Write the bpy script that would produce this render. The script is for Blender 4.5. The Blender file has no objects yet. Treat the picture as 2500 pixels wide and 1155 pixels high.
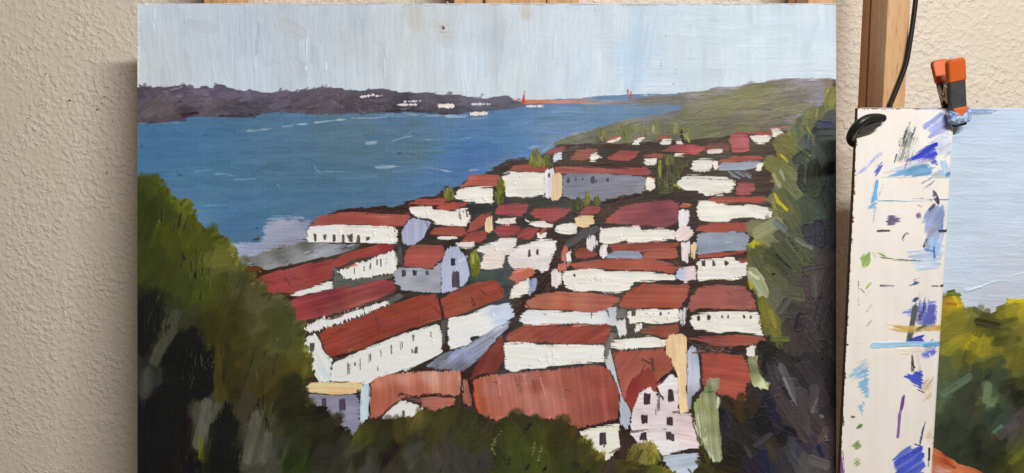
import bpy, math
import numpy as np
from mathutils import Vector

SC = bpy.context.scene
COL = SC.collection
RNG = np.random.default_rng(11)

# ------------------------------------------------------------------ camera
PITCH = math.radians(8.0)
FPX = 2400.0                      # focal length in pixels of the 2500 px wide frame
cam_data = bpy.data.cameras.new('camera')
cam = bpy.data.objects.new('camera', cam_data)
COL.objects.link(cam)
cam.location = (0, 0, 0)
cam.rotation_euler = (math.pi / 2 - PITCH, 0, 0)
cam_data.sensor_fit = 'HORIZONTAL'
cam_data.sensor_width = 36.0
cam_data.lens = 36.0 * FPX / 2500.0
cam_data.clip_start = 0.02
cam_data.clip_end = 50.0
SC.camera = cam

# ------------------------------------------------------------------ light
world = bpy.data.worlds.new('World')
SC.world = world
world.use_nodes = True
bg = world.node_tree.nodes['Background']
bg.inputs[0].default_value = (1.0, 0.88, 0.76, 1)
bg.inputs[1].default_value = 0.14
ld = bpy.data.lights.new('room_lamp', 'AREA')
ld.shape = 'RECTANGLE'
ld.size = 0.66
ld.size_y = 0.05
ld.energy = 25.8
ld.color = (1.0, 0.985, 0.965)
lamp = bpy.data.objects.new('room_lamp', ld)
COL.objects.link(lamp)
lamp.location = (0.50, -0.38, 0.75)
lamp.rotation_euler = (Vector((0.05, 0.95, -0.05)) - Vector(lamp.location)).to_track_quat('-Z', 'Y').to_euler()
SC.view_settings.view_transform = 'Standard'
SC.view_settings.look = 'None'
SC.view_settings.exposure = 0.0
SC.view_settings.gamma = 1.0
SC.view_settings.use_curve_mapping = False

# ------------------------------------------------------------------ places
D = 0.86                          # distance of the large painting, square to the camera axis
S = D / FPX                       # metres per photo pixel on it
WALL_Y = 0.97
BOARD_Y = 0.81                    # the palette board on the second easel, vertical
FWD = np.array([0, math.cos(PITCH), -math.sin(PITCH)])
UP = np.array([0, math.sin(PITCH), math.cos(PITCH)])

def on_plane(px, py, yp):
    """where a line of sight meets the vertical plane y = yp"""
    a = (np.asarray(px, float) - 1250.0) / FPX
    b = (577.5 - np.asarray(py, float)) / FPX
    dy = FWD[1] + b * UP[1]
    dz = FWD[2] + b * UP[2]
    t = yp / dy
    return t * a, t * dz

# ------------------------------------------------------------------ materials
def new_mat(name):
    m = bpy.data.materials.new(name)
    m.use_nodes = True
    nt = m.node_tree
    return m, nt, nt.nodes['Principled BSDF']

def lin(c):
    c = np.asarray(c, float) / 255.0
    return np.where(c <= 0.04045, c / 12.92, ((c + 0.055) / 1.055) ** 2.4)

def N(nt, t, **kw):
    n = nt.nodes.new(t)
    for k, v in kw.items():
        setattr(n, k, v)
    return n

def paint_material(name, rough, weave, spec=0.5, scale=1.0):
    m, nt, b = new_mat(name)
    at = N(nt, 'ShaderNodeAttribute', attribute_name='Col')
    nt.links.new(at.outputs['Color'], b.inputs['Base Color'])
    tc = N(nt, 'ShaderNodeTexCoord')
    w1 = N(nt, 'ShaderNodeTexWave', wave_type='BANDS', bands_direction='X')
    w2 = N(nt, 'ShaderNodeTexWave', wave_type='BANDS', bands_direction='Y')
    for w in (w1, w2):
        w.inputs['Scale'].default_value = 190.0 * scale
        w.inputs['Distortion'].default_value = 2.2
        w.inputs['Detail'].default_value = 2.0
        w.inputs['Detail Scale'].default_value = 0.6
        nt.links.new(tc.outputs['Object'], w.inputs['Vector'])
    ns = N(nt, 'ShaderNodeTexNoise')
    ns.inputs['Scale'].default_value = 420.0
    ns.inputs['Detail'].default_value = 4.0
    nt.links.new(tc.outputs['Object'], ns.inputs['Vector'])
    a1 = N(nt, 'ShaderNodeMath', operation='ADD')
    a2 = N(nt, 'ShaderNodeMath', operation='ADD')
    nt.links.new(w1.outputs['Fac'], a1.inputs[0]); nt.links.new(w2.outputs['Fac'], a1.inputs[1])
    nt.links.new(a1.outputs[0], a2.inputs[0]); nt.links.new(ns.outputs['Fac'], a2.inputs[1])
    bp = N(nt, 'ShaderNodeBump')
    bp.inputs['Strength'].default_value = weave
    bp.inputs['Distance'].default_value = 0.00025
    nt.links.new(a2.outputs[0], bp.inputs['Height'])
    nt.links.new(bp.outputs['Normal'], b.inputs['Normal'])
    mr = N(nt, 'ShaderNodeMapRange')
    n2 = N(nt, 'ShaderNodeTexNoise')
    n2.inputs['Scale'].default_value = 22.0
    n2.inputs['Detail'].default_value = 5.0
    nt.links.new(tc.outputs['Object'], n2.inputs['Vector'])
    mr.inputs['From Min'].default_value = 0.3; mr.inputs['From Max'].default_value = 0.7
    mr.inputs['To Min'].default_value = rough - 0.1; mr.inputs['To Max'].default_value = rough + 0.12
    nt.links.new(n2.outputs['Fac'], mr.inputs['Value'])
    nt.links.new(mr.outputs[0], b.inputs['Roughness'])
    b.inputs['Specular IOR Level'].default_value = spec
    return m

M_PAINT = paint_material('oil_paint_on_canvas', 0.48, 0.28, 0.28, 1.55)
M_BOARD = paint_material('smeared_board', 0.42, 0.05, 0.3)

def plain(name, rgb, rough=0.5, metal=0.0, spec=0.5, noise=0.0, nscale=60.0, bump=0.0, bscale=300.0):
    m, nt, b = new_mat(name)
    b.inputs['Roughness'].default_value = rough
    b.inputs['Metallic'].default_value = metal
    b.inputs['Specular IOR Level'].default_value = spec
    tc = N(nt, 'ShaderNodeTexCoord')
    ns = N(nt, 'ShaderNodeTexNoise')
    ns.inputs['Scale'].default_value = nscale
    ns.inputs['Detail'].default_value = 6.0
    nt.links.new(tc.outputs['Object'], ns.inputs['Vector'])
    mx = N(nt, 'ShaderNodeMix', data_type='RGBA')
    c = lin(rgb)
    mx.inputs[6].default_value = (*(c * (1 - noise)), 1)
    mx.inputs[7].default_value = (*np.minimum(c * (1 + noise), 1), 1)
    nt.links.new(ns.outputs['Fac'], mx.inputs[0])
    nt.links.new(mx.outputs[2], b.inputs['Base Color'])
    if bump:
        n2 = N(nt, 'ShaderNodeTexNoise')
        n2.inputs['Scale'].default_value = bscale
        n2.inputs['Detail'].default_value = 4.0
        nt.links.new(tc.outputs['Object'], n2.inputs['Vector'])
        bp = N(nt, 'ShaderNodeBump')
        bp.inputs['Strength'].default_value = bump
        bp.inputs['Distance'].default_value = 0.0006
        nt.links.new(n2.outputs['Fac'], bp.inputs['Height'])
        nt.links.new(bp.outputs['Normal'], b.inputs['Normal'])
    return m

def wood(name, rgb1, rgb2, rough=0.5):
    m, nt, b = new_mat(name)
    tc = N(nt, 'ShaderNodeTexCoord')
    mp = N(nt, 'ShaderNodeMapping')
    mp.inputs['Scale'].default_value = (95, 95, 5)
    nt.links.new(tc.outputs['Object'], mp.inputs['Vector'])
    n1 = N(nt, 'ShaderNodeTexNoise'); n1.inputs['Scale'].default_value = 1.0; n1.inputs['Detail'].default_value = 6.0
    n1.inputs['Distortion'].default_value = 0.6
    nt.links.new(mp.outputs[0], n1.inputs['Vector'])
    mp2 = N(nt, 'ShaderNodeMapping'); mp2.inputs['Scale'].default_value = (700, 700, 60)
    nt.links.new(tc.outputs['Object'], mp2.inputs['Vector'])
    n2 = N(nt, 'ShaderNodeTexNoise'); n2.inputs['Scale'].default_value = 1.0; n2.inputs['Detail'].default_value = 3.0
    nt.links.new(mp2.outputs[0], n2.inputs['Vector'])
    r1 = N(nt, 'ShaderNodeValToRGB')
    r1.color_ramp.elements[0].position = 0.32; r1.color_ramp.elements[0].color = (*lin(rgb1), 1)
    r1.color_ramp.elements[1].position = 0.66; r1.color_ramp.elements[1].color = (*lin(rgb2), 1)
    nt.links.new(n1.outputs['Fac'], r1.inputs[0])
    r2 = N(nt, 'ShaderNodeValToRGB')
    r2.color_ramp.elements[0].position = 0.30; r2.color_ramp.elements[0].color = (0.6, 0.5, 0.42, 1)
    r2.color_ramp.elements[1].position = 0.46; r2.color_ramp.elements[1].color = (1, 1, 1, 1)
    nt.links.new(n2.outputs['Fac'], r2.inputs[0])
    mx = N(nt, 'ShaderNodeMix', data_type='RGBA', blend_type='MULTIPLY')
    mx.inputs[0].default_value = 0.8
    nt.links.new(r1.outputs[0], mx.inputs[6]); nt.links.new(r2.outputs[0], mx.inputs[7])
    nt.links.new(mx.outputs[2], b.inputs['Base Color'])
    b.inputs['Roughness'].default_value = rough
    bp = N(nt, 'ShaderNodeBump'); bp.inputs['Strength'].default_value = 0.25; bp.inputs['Distance'].default_value = 0.0003
    nt.links.new(n2.outputs['Fac'], bp.inputs['Height']); nt.links.new(bp.outputs['Normal'], b.inputs['Normal'])
    return m

# ------------------------------------------------------------------ mesh helpers
def link_mesh(name, verts, faces, mat, parent=None, smooth=False):
    me = bpy.data.meshes.new(name)
    me.from_pydata([tuple(v) for v in verts], [], [tuple(f) for f in faces])
    me.materials.append(mat)
    if smooth:
        me.polygons.foreach_set('use_smooth', np.ones(len(me.polygons), bool))
    me.update()
    o = bpy.data.objects.new(name, me)
    COL.objects.link(o)
    if parent is not None:
        o.parent = parent
    return o

def empty(name, loc, rot=(0, 0, 0)):
    o = bpy.data.objects.new(name, None)
    o.empty_display_size = 0.05
    o.location = loc
    o.rotation_euler = rot
    COL.objects.link(o)
    return o

def tag(o, label=None, cat=None, kind=None):
    if label: o['label'] = label
    if cat: o['category'] = cat
    if kind: o['kind'] = kind
    return o

def bevel(o, w, seg=3):
    md = o.modifiers.new('bevel', 'BEVEL')
    md.width = w; md.segments = seg; md.limit_method = 'ANGLE'
    return o

def box(name, x0, x1, y0, y1, z0, z1, mat, parent=None, bev=0.0, seg=2):
    v = [(x, y, z) for z in (z0, z1) for y in (y0, y1) for x in (x0, x1)]
    f = [(0, 2, 3, 1), (4, 5, 7, 6), (0, 1, 5, 4), (2, 6, 7, 3), (0, 4, 6, 2), (1, 3, 7, 5)]
    o = link_mesh(name, v, f, mat, parent)
    if bev:
        bevel(o, bev, seg)
    return o

def prism(name, poly, z0, z1, mat, parent=None, bev=0.0, seg=3, smooth=False):
    n = len(poly)
    v = [(x, y, z0) for x, y in poly] + [(x, y, z1) for x, y in poly]
    f = [tuple(range(n))[::-1], tuple(range(n, 2 * n))]
    f += [(i, (i + 1) % n, n + (i + 1) % n, n + i) for i in range(n)]
    o = link_mesh(name, v, f, mat, parent, smooth)
    if bev:
        bevel(o, bev, seg)
    return o

def tube(name, pts, rad, mat, parent=None, seg=14, sub=6):
    """a round bar along a smooth line through pts; rad one radius or one per point"""
    P = np.array(pts, float)
    R = np.full(len(P), rad) if np.isscalar(rad) else np.array(rad, float)
    ext = np.vstack([2 * P[0] - P[1], P, 2 * P[-1] - P[-2]])
    out, rr = [], []
    for i in range(len(P) - 1):
        p0, p1, p2, p3 = ext[i:i + 4]
        for k in range(sub):
            t = k / sub
            out.append(0.5 * (2 * p1 + (p2 - p0) * t + (2 * p0 - 5 * p1 + 4 * p2 - p3) * t * t + (3 * p1 - p0 - 3 * p2 + p3) * t ** 3))
            rr.append(R[i] * (1 - t) + R[i + 1] * t)
    out.append(P[-1]); rr.append(R[-1])
    out = np.array(out)
    # round the ends off
    d0 = out[0] - out[1]; d0 /= np.linalg.norm(d0)
    d1 = out[-1] - out[-2]; d1 /= np.linalg.norm(d1)
    out = np.vstack([out[0] + d0 * rr[0] * .55, out[0] + d0 * rr[0] * .4, out, out[-1] + d1 * rr[-1] * .4, out[-1] + d1 * rr[-1] * .55])
    rr = [rr[0] * .35, rr[0] * .8] + rr + [rr[-1] * .8, rr[-1] * .35]
    n = len(out)
    v, f = [], []
    ref = np.array([0.13, 0.21, 0.97])
    for i in range(n):
        t = out[min(i + 1, n - 1)] - out[max(i - 1, 0)]
        t /= np.linalg.norm(t) + 1e-12
        a = np.cross(t, ref); a /= np.linalg.norm(a) + 1e-12
        ref2 = np.cross(a, t)
        for k in range(seg):
            th = 2 * math.pi * k / seg
            v.append(out[i] + rr[i] * (math.cos(th) * a + math.sin(th) * ref2))
    for i in range(n - 1):
        for k in range(seg):
            f.append((i * seg + k, i * seg + (k + 1) % seg, (i + 1) * seg + (k + 1) % seg, (i + 1) * seg + k))
    f.append(tuple(range(seg))[::-1]); f.append(tuple(range((n - 1) * seg, n * seg)))
    return link_mesh(name, v, f, mat, parent, True)

# ------------------------------------------------------------------ the painter: wet paint on a fine sheet
TAB = RNG.random((512, 512), dtype=np.float32)

def vn(x, y):
    """smooth value noise, 0..1"""
    x = np.asarray(x, np.float32); y = np.asarray(y, np.float32)
    xi = np.floor(x); yi = np.floor(y)
    fx = x - xi; fy = y - yi
    fx = fx * fx * (3 - 2 * fx); fy = fy * fy * (3 - 2 * fy)
    xi = xi.astype(np.int32) & 511; yi = yi.astype(np.int32) & 511
    x2 = (xi + 1) & 511; y2 = (yi + 1) & 511
    return (TAB[yi, xi] * (1 - fx) + TAB[yi, x2] * fx) * (1 - fy) + (TAB[y2, xi] * (1 - fx) + TAB[y2, x2] * fx) * fy

def fbm(x, y, o=3):
    s = 0; a = 0.5; t = 0
    for i in range(o):
        s = s + a * vn(x * 2 ** i + 17.3 * i, y * 2 ** i + 5.1 * i); t += a; a *= 0.5
    return s / t

def sstep(a, b, x):
    t = np.clip((x - a) / (b - a), 0, 1)
    return t * t * (3 - 2 * t)

def sdf_poly(P, X, Y):
    """signed distance, positive inside"""
    best = np.full(X.shape, 1e9, np.float32)
    inside = np.zeros(X.shape, bool)
    n = len(P)
    for i in range(n):
        ax, ay = P[i]; bx, by = P[(i + 1) % n]
        ex, ey = bx - ax, by - ay
        L = ex * ex + ey * ey + 1e-9
        wx = X - ax; wy = Y - ay
        t = np.clip((wx * ex + wy * ey) / L, 0, 1)
        dx = wx - ex * t; dy = wy - ey * t
        np.minimum(best, dx * dx + dy * dy, out=best)
        if ay != by:
            c = ((ay <= Y) & (by > Y)) | ((by <= Y) & (ay > Y))
            inside ^= c & (X < ax + (Y - ay) * ex / (by - ay))
    d = np.sqrt(best)
    return np.where(inside, d, -d)

def sdf_line(P, X, Y):
    best = np.full(X.shape, 1e9, np.float32)
    for i in range(len(P) - 1):
        ax, ay = P[i]; bx, by = P[i + 1]
        ex, ey = bx - ax, by - ay
        L = ex * ex + ey * ey + 1e-9
        wx = X - ax; wy = Y - ay
        t = np.clip((wx * ex + wy * ey) / L, 0, 1)
        dx = wx - ex * t; dy = wy - ey * t
        np.minimum(best, dx * dx + dy * dy, out=best)
    return np.sqrt(best)

def smooth_closed(P, k=2, keep=0.5):
    """soften a traced outline a little"""
    P = np.asarray(P, float)
    for _ in range(k):
        Q = []
        n = len(P)
        for i in range(n):
            a, b = P[i], P[(i + 1) % n]
            Q += [a * 0.91 + b * 0.09, a * 0.09 + b * 0.91]
        P = np.array(Q)
    return P

# windows of the photograph the outlines were traced in: origin and magnification
T = dict(A=(330, 180, 2.888), B=(740, 180, 2.888), C=(1150, 180, 2.888), D=(1560, 180, 2.888),
         E=(580, 470, 3.04), F=(940, 470, 3.3), G=(1220, 470, 3.121), H=(1560, 470, 3.04),
         I=(680, 760, 2.925), J=(1040, 760, 2.925), K=(1380, 760, 2.925), L=(1640, 760, 2.924),
         M=(1800, 180, 3.85), N=(1790, 440, 3.208), O=(330, 420, 3.039), Q=(2280, 660, 2.333),
         R=(1940, 0, 2.0625), S=(1940, 500, 1.7625), U=(0, 560, 1.941), P=(0, 0, 1.0))

def pts(s):
    out = []; t = T['P']
    for tok in s.split():
        if ':' in tok:
            k, tok = tok.split(':'); t = T[k]
        x, y = tok.split(',')
        out.append((t[0] + float(x) / t[2], t[1] + float(y) / t[2]))
    return np.array(out)

def ctl(s):
    """'T:x,y,r,g,b ...' colours at places"""
    out = []; t = T['P']
    for tok in s.split():
        if ':' in tok:
            k, tok = tok.split(':'); t = T[k]
        x, y, r, g, b = map(float, tok.split(','))
        out.append((t[0] + x / t[2], t[1] + y / t[2], r, g, b))
    return np.array(out, np.float32)

def idw(C, X, Y, p=3.0):
    W = np.zeros(X.shape, np.float32); A = np.zeros(X.shape + (3,), np.float32)
    for x, y, r, g, b in C:
        w = ((X - x) ** 2 + (Y - y) ** 2 + 60.0) ** (-p / 2)
        W += w
        A += w[..., None] * np.array([r, g, b], np.float32)
    return A / W[..., None]

class Canvas:
    def __init__(s, x0, y0, x1, y1, q, base):
        s.x0, s.y0, s.q = x0, y0, q
        s.W = int(round((x1 - x0) / q)) + 1
        s.H = int(round((y1 - y0) / q)) + 1
        s.x1 = x0 + (s.W - 1) * q; s.y1 = y0 + (s.H - 1) * q
        s.C = np.empty((s.H, s.W, 3), np.float32); s.C[:] = base
        s.Z = np.zeros((s.H, s.W), np.float32)
        s.I = np.zeros((s.H, s.W), np.int32)
        s.parts = []                      # (name, parent index, label)

    def part(s, name, parent=None, label=None):
        s.parts.append((name, parent, label))
        return len(s.parts) - 1

    def win(s, P, pad):
        i0 = max(0, int((P[:, 0].min() - pad - s.x0) / s.q)); i1 = min(s.W, int((P[:, 0].max() + pad - s.x0) / s.q) + 2)
        j0 = max(0, int((P[:, 1].min() - pad - s.y0) / s.q)); j1 = min(s.H, int((P[:, 1].max() + pad - s.y0) / s.q) + 2)
        if i1 <= i0 or j1 <= j0:
            return None
        X, Y = np.meshgrid(s.x0 + s.q * np.arange(i0, i1, dtype=np.float32), s.y0 + s.q * np.arange(j0, j1, dtype=np.float32))
        return slice(j0, j1), slice(i0, i1), X, Y

    def fill(s, part, P, col, ang=0.0, line=None, rag=3.0, wob=2.5, soft=1.0, var=7.0, hue=3.0, dry=0.0, imp=0.35,
             sl=70.0, sw=3.0, alpha=1.0, smooth=1, mark=True, fresh=0.35, warp=0.0, taper=0.0, pw=3.0, dfall=9.0, din=0.3):
        if isinstance(P, str):
            P = pts(P)
        if line is None and smooth:
            P = smooth_closed(P, smooth)
        w = s.win(P, 14 + (line or 0))
        if w is None:
            return
        js, is_, X, Y = w
        off = RNG.random(4).astype(np.float32) * 400
        if line is None:
            d = sdf_poly(P, X, Y)
        else:
            if taper:
                e = P[-1] - P[0]; t = ((X - P[0][0]) * e[0] + (Y - P[0][1]) * e[1]) / (e @ e + 1e-6)
                t = np.clip(t, 0, 1)
                d = line / 2.0 * (1 - taper + taper * 1.9 * np.sqrt(t + .02) * (1 - t) ** .8 * 1.35) - sdf_line(P, X, Y)
            else:
                d = line / 2.0 - sdf_line(P, X, Y)
        th = math.radians(ang)
        u = X * math.cos(th) + Y * math.sin(th); v = -X * math.sin(th) + Y * math.cos(th)
        v = v + 5.0 * (fbm(X / 60 + off[2], Y / 60, 2) - .5)
        n1 = fbm(X / 16 + off[0], Y / 16 + off[1], 2) - 0.5
        n2 = vn(u / 46 + off[1], v / 2.3 + off[2]) - 0.5
        dd = d + 2 * wob * n1 + 2 * rag * n2
        a = sstep(-soft, soft, dd)
        if dry:
            t = 0.62 * vn(u / 30 + off[3], v / 2.1) + 0.38 * vn(X / 2.0 + off[0], Y / 2.0)
            thr = dry * (din + (1.05 - din) * np.exp(-np.maximum(dd, 0) / dfall))
            a = a * sstep(thr - 0.10, thr + 0.10, t)
        if isinstance(col, np.ndarray) and col.ndim == 2:
            if warp:
                base = idw(col, X + warp * 2 * (fbm(u / 50 + off[1], v / 14, 3) - .5), Y + warp * 2 * (fbm(u / 50 + off[2], v / 14 + 9, 3) - .5), pw)
            else:
                base = idw(col, X, Y, pw)
        else:
            base = np.zeros(X.shape + (3,), np.float32) + np.array(col, np.float32)
        st = vn(u / sl + off[0], v / sw + off[3]) - 0.5
        st2 = vn(u / (sl * 1.7) + off[2], v / (sw * 4) + off[1]) - 0.5
        lo = fbm(X / 42 + off[3], Y / 42 + off[0], 3) - 0.5
        val = var * (1.3 * st + 1.3 * st2 + 1.6 * lo)
        base = base * (1 + val / 110.0)[..., None] + (val * 0.25)[..., None]
        hn = (fbm(X / 30 + off[1], Y / 30 + off[2], 2) - 0.5) * 2 * hue
        base[..., 0] += hn; base[..., 2] -= hn
        aa = (a * alpha)[..., None]
        s.C[js, is_] = s.C[js, is_] * (1 - aa) + base * aa
        ridge = np.exp(-((dd - 2.0) / 2.2) ** 2)
        z = imp * (0.55 + 0.9 * st + 0.5 * st2 + 0.75 * ridge)
        s.Z[js, is_] = s.Z[js, is_] * (1 - a * (1 - fresh)) + z * a
        if mark:
            I = s.I[js, is_]
            I[a > 0.5] = part

    def strokes(s, part, P, C, n, ang, dang=18.0, L=(24, 70), Wd=(8, 20), jit=8.0, imp=0.35, alpha=0.9, dry=0.25, var=8.0, soft=1.3):
        """many brush marks inside an outline, coloured after the places named in C"""
        if isinstance(P, str):
            P = pts(P)
        lo = P.min(0); hi = P.max(0)
        k = 0
        while k < n:
            c = lo + RNG.random(2) * (hi - lo)
            if c[0] < s.x0 - 10 or c[0] > s.x1 + 10 or c[1] < s.y0 - 10 or c[1] > s.y1 + 10:
                k += 1
                continue
            d = sdf_poly(P, np.array([[c[0]]], np.float32), np.array([[c[1]]], np.float32))[0, 0]
            if d < 2:
                k += 0.25
                continue
            k += 1
            w = RNG.uniform(*Wd); l = RNG.uniform(*L)
            sc = min(1.0, max(0.25, d / (0.5 * w + 4)))
            w *= sc; l = min(l, l * 0.4 + 1.6 * d)
            a0 = ang(c[0], c[1]) if callable(ang) else ang
            th = math.radians(a0 + RNG.normal() * dang)
            e = np.array([math.cos(th), math.sin(th)]) * l / 2
            nrm = np.array([-e[1], e[0]]) * RNG.normal() * 0.14
            col = idw(C, np.array([[c[0]]], np.float32), np.array([[c[1]]], np.float32))[0, 0]
            g = RNG.normal() * jit
            col = np.clip(col * (1 + g / 90) + RNG.normal(size=3) * jit * 0.22, 3, 250)
            s.fill(part, np.array([c - e, c + nrm, c + e]), col, ang=math.degrees(th), line=w, rag=2.2, wob=1.5, soft=soft,
                   var=var, dry=dry, imp=imp, alpha=alpha, sl=60, sw=2.2, hue=2)

    def build(s, place, mat, root, inside=None, zscale=S, drop=None, cal=None):
        """one mesh for each part that still shows; the sheets meet edge to edge"""
        X, Y = np.meshgrid(s.x0 + s.q * np.arange(s.W), s.y0 + s.q * np.arange(s.H))
        lx, ly = place(X, Y)
        Z = np.maximum(s.Z, 0.0)
        lz = 0.00005 + Z * zscale
        if drop is not None:
            lz = lz - drop(X, Y)
        V = np.stack([lx, ly, lz], -1).reshape(-1, 3).astype(np.float32)
        C = lin(np.clip(s.C, 2, 252))
        if cal is not None:                                   # pigment from the colour seen, divided by the light there
            A, B = cal
            gx = (X - 1250) / 1000; gy = (Y - 577) / 577
            basis = np.stack([np.ones_like(gx), gx, gy, gx * gx, gx * gy, gy * gy], -1)
            C = (C - np.array(B)) / (basis @ np.array(A).T)
        C = np.clip(C, 0.004, 0.86).reshape(-1, 3).astype(np.float32)
        idx = np.arange(s.W * s.H).reshape(s.H, s.W)
        F = np.stack([idx[:-1, :-1], idx[1:, :-1], idx[1:, 1:], idx[:-1, 1:]], -1).reshape(-1, 4)
        I = s.I[:-1, :-1].reshape(-1)
        if inside is not None:
            keep = inside(X[:-1, :-1] + s.q / 2, Y[:-1, :-1] + s.q / 2).reshape(-1)
            F = F[keep]; I = I[keep]
        order = np.argsort(I, kind='stable')
        F = F[order]; I = I[order]
        objs = {}
        for k, (name, parent, label) in enumerate(s.parts):
            a = np.searchsorted(I, k); b = np.searchsorted(I, k, 'right')
            if b - a < 6:
                o = None
                if any(p == k for _, p, _ in s.parts):
                    o = bpy.data.objects.new(name, None); COL.objects.link(o)
            else:
                f = F[a:b]
                uq, inv = np.unique(f.reshape(-1), return_inverse=True)
                me = bpy.data.meshes.new(name)
                n = b - a
                me.vertices.add(len(uq)); me.vertices.foreach_set('co', V[uq].reshape(-1))
                me.loops.add(4 * n); me.loops.foreach_set('vertex_index', inv.reshape(-1).astype(np.int32))
                me.polygons.add(n)
                me.polygons.foreach_set('loop_start', np.arange(0, 4 * n, 4, dtype=np.int32))
                me.polygons.foreach_set('use_smooth', np.ones(n, bool))
                at = me.attributes.new('Col', 'FLOAT_COLOR', 'POINT')
                at.data.foreach_set('color', np.hstack([C[uq], np.ones((len(uq), 1), np.float32)]).reshape(-1))
                me.materials.append(mat)
                me.update(calc_edges=True)
                o = bpy.data.objects.new(name, me); COL.objects.link(o)
            if o is not None:
                par = objs.get(parent) if parent is not None else None
                o.parent = par if par is not None else root
                if label: o['label'] = label
            objs[k] = o
        return objs

#@@WALL
# ------------------------------------------------------------------ wall
def make_wall():
    m, nt, b = new_mat('orange_peel_plaster')
    tc = N(nt, 'ShaderNodeTexCoord')
    mp = N(nt, 'ShaderNodeMapping')
    nt.links.new(tc.outputs['Object'], mp.inputs['Vector'])
    big = N(nt, 'ShaderNodeTexNoise'); big.inputs['Scale'].default_value = 210.0; big.inputs['Detail'].default_value = 2.0
    big.inputs['Roughness'].default_value = 0.5; big.inputs['Distortion'].default_value = 0.15
    fine = N(nt, 'ShaderNodeTexNoise'); fine.inputs['Scale'].default_value = 420.0; fine.inputs['Detail'].default_value = 3.0
    pat = N(nt, 'ShaderNodeTexNoise'); pat.inputs['Scale'].default_value = 26.0; pat.inputs['Detail'].default_value = 2.0
    for n in (big, fine, pat):
        nt.links.new(mp.outputs[0], n.inputs['Vector'])
    r = N(nt, 'ShaderNodeValToRGB')
    r.color_ramp.interpolation = 'B_SPLINE'
    r.color_ramp.elements[0].position = 0.44; r.color_ramp.elements[0].color = (0, 0, 0, 1)
    r.color_ramp.elements[1].position = 0.72; r.color_ramp.elements[1].color = (1, 1, 1, 1)
    nt.links.new(big.outputs['Fac'], r.inputs[0])
    pr = N(nt, 'ShaderNodeMapRange')
    pr.inputs['From Min'].default_value = 0.35; pr.inputs['From Max'].default_value = 0.6
    pr.inputs['To Min'].default_value = 0.45; pr.inputs['To Max'].default_value = 1.0
    nt.links.new(pat.outputs['Fac'], pr.inputs['Value'])
    mu = N(nt, 'ShaderNodeMath', operation='MULTIPLY')
    nt.links.new(r.outputs[0], mu.inputs[0]); nt.links.new(pr.outputs[0], mu.inputs[1])
    ad = N(nt, 'ShaderNodeMath', operation='MULTIPLY_ADD')
    ad.inputs[1].default_value = 0.16
    nt.links.new(fine.outputs['Fac'], ad.inputs[0]); nt.links.new(mu.outputs[0], ad.inputs[2])
    bp = N(nt, 'ShaderNodeBump')
    bp.inputs['Strength'].default_value = 0.9
    bp.inputs['Distance'].default_value = 0.0014
    nt.links.new(ad.outputs[0], bp.inputs['Height'])
    nt.links.new(bp.outputs['Normal'], b.inputs['Normal'])
    mx = N(nt, 'ShaderNodeMix', data_type='RGBA')
    mx.inputs[6].default_value = (*lin((213, 202, 185)), 1)
    mx.inputs[7].default_value = (*lin((225, 214, 198)), 1)
    nt.links.new(pat.outputs['Fac'], mx.inputs[0])
    nt.links.new(mx.outputs[2], b.inputs['Base Color'])
    b.inputs['Roughness'].default_value = 0.5
    b.inputs['Specular IOR Level'].default_value = 0.35
    o = box('wall', -1.1, 1.1, WALL_Y, WALL_Y + 0.05, -1.1, 0.9, m)
    tag(o, kind='structure')
    M_SPECK = plain('dark_speck', (74, 62, 54), .6)
    for px, py, w, h in ((112, 180, 2, 2), (170, 245, 5, 2), (255, 235, 2, 2), (250, 252, 2.2, 2), (237, 268, 3, 2.4), (275, 297, 2, 1.6), (262, 421, 1.6, 4), (294, 181, 2.4, 1.6), (68, 289, 2, 1.5), (2385, 248, 2, 2)):
        x, z = on_plane(px, py, WALL_Y)
        u = WALL_Y / FPX
        v = [(float(x) + w * .75 * u * math.cos(t), WALL_Y - .0006, float(z) + h * .75 * u * math.sin(t)) for t in np.linspace(0, 2 * math.pi, 9)[:-1]]
        v += [(a, WALL_Y + .001, c) for a, _, c in v]
        link_mesh('paint_speck', v, [tuple(range(8))] + [(i, 8 + i, 8 + (i + 1) % 8, (i + 1) % 8) for i in range(8)], M_SPECK, o)
    return o
make_wall()

#@@EASELS
# ------------------------------------------------------------------ easels
M_BEECH = wood('beech', (186, 142, 96), (208, 166, 118))
M_BEECH_AMBIENT = wood('beech_side_ambient_lift', (226, 170, 132), (242, 192, 150))  # same beech, colour raised to stand in for ambient light on unlit sides
M_GROOVE = plain('groove_dark', (60, 40, 28), 0.8)

def post(name, x0, x1, y0, y1, z0, z1, parent, mat=M_BEECH, slot=None):
    """an upright of sawn beech; slot = (side, depth from front) cuts a channel down that side"""
    if slot is None:
        return box(name, x0, x1, y0, y1, z0, z1, mat, parent, 0.0012)
    side, ys = slot
    g = 0.0035; dp = 0.004
    a, b = ys - g / 2, ys + g / 2
    if side < 0:
        poly = [(x0, y0), (x1, y0), (x1, y1), (x0, y1), (x0, b), (x0 + dp, b), (x0 + dp, a), (x0, a)]
    else:
        poly = [(x0, y0), (x1, y0), (x1, a), (x1 - dp, a), (x1 - dp, b), (x1, b), (x1, y1), (x0, y1)]
    o = prism(name, poly, z0, z1, mat, parent, 0.0008, 2)
    o.data.materials.append(M_BEECH_AMBIENT)
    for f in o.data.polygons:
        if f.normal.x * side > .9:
            f.material_index = 1  # slotted side takes the beech with ambient light put into its colour
    return o

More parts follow.
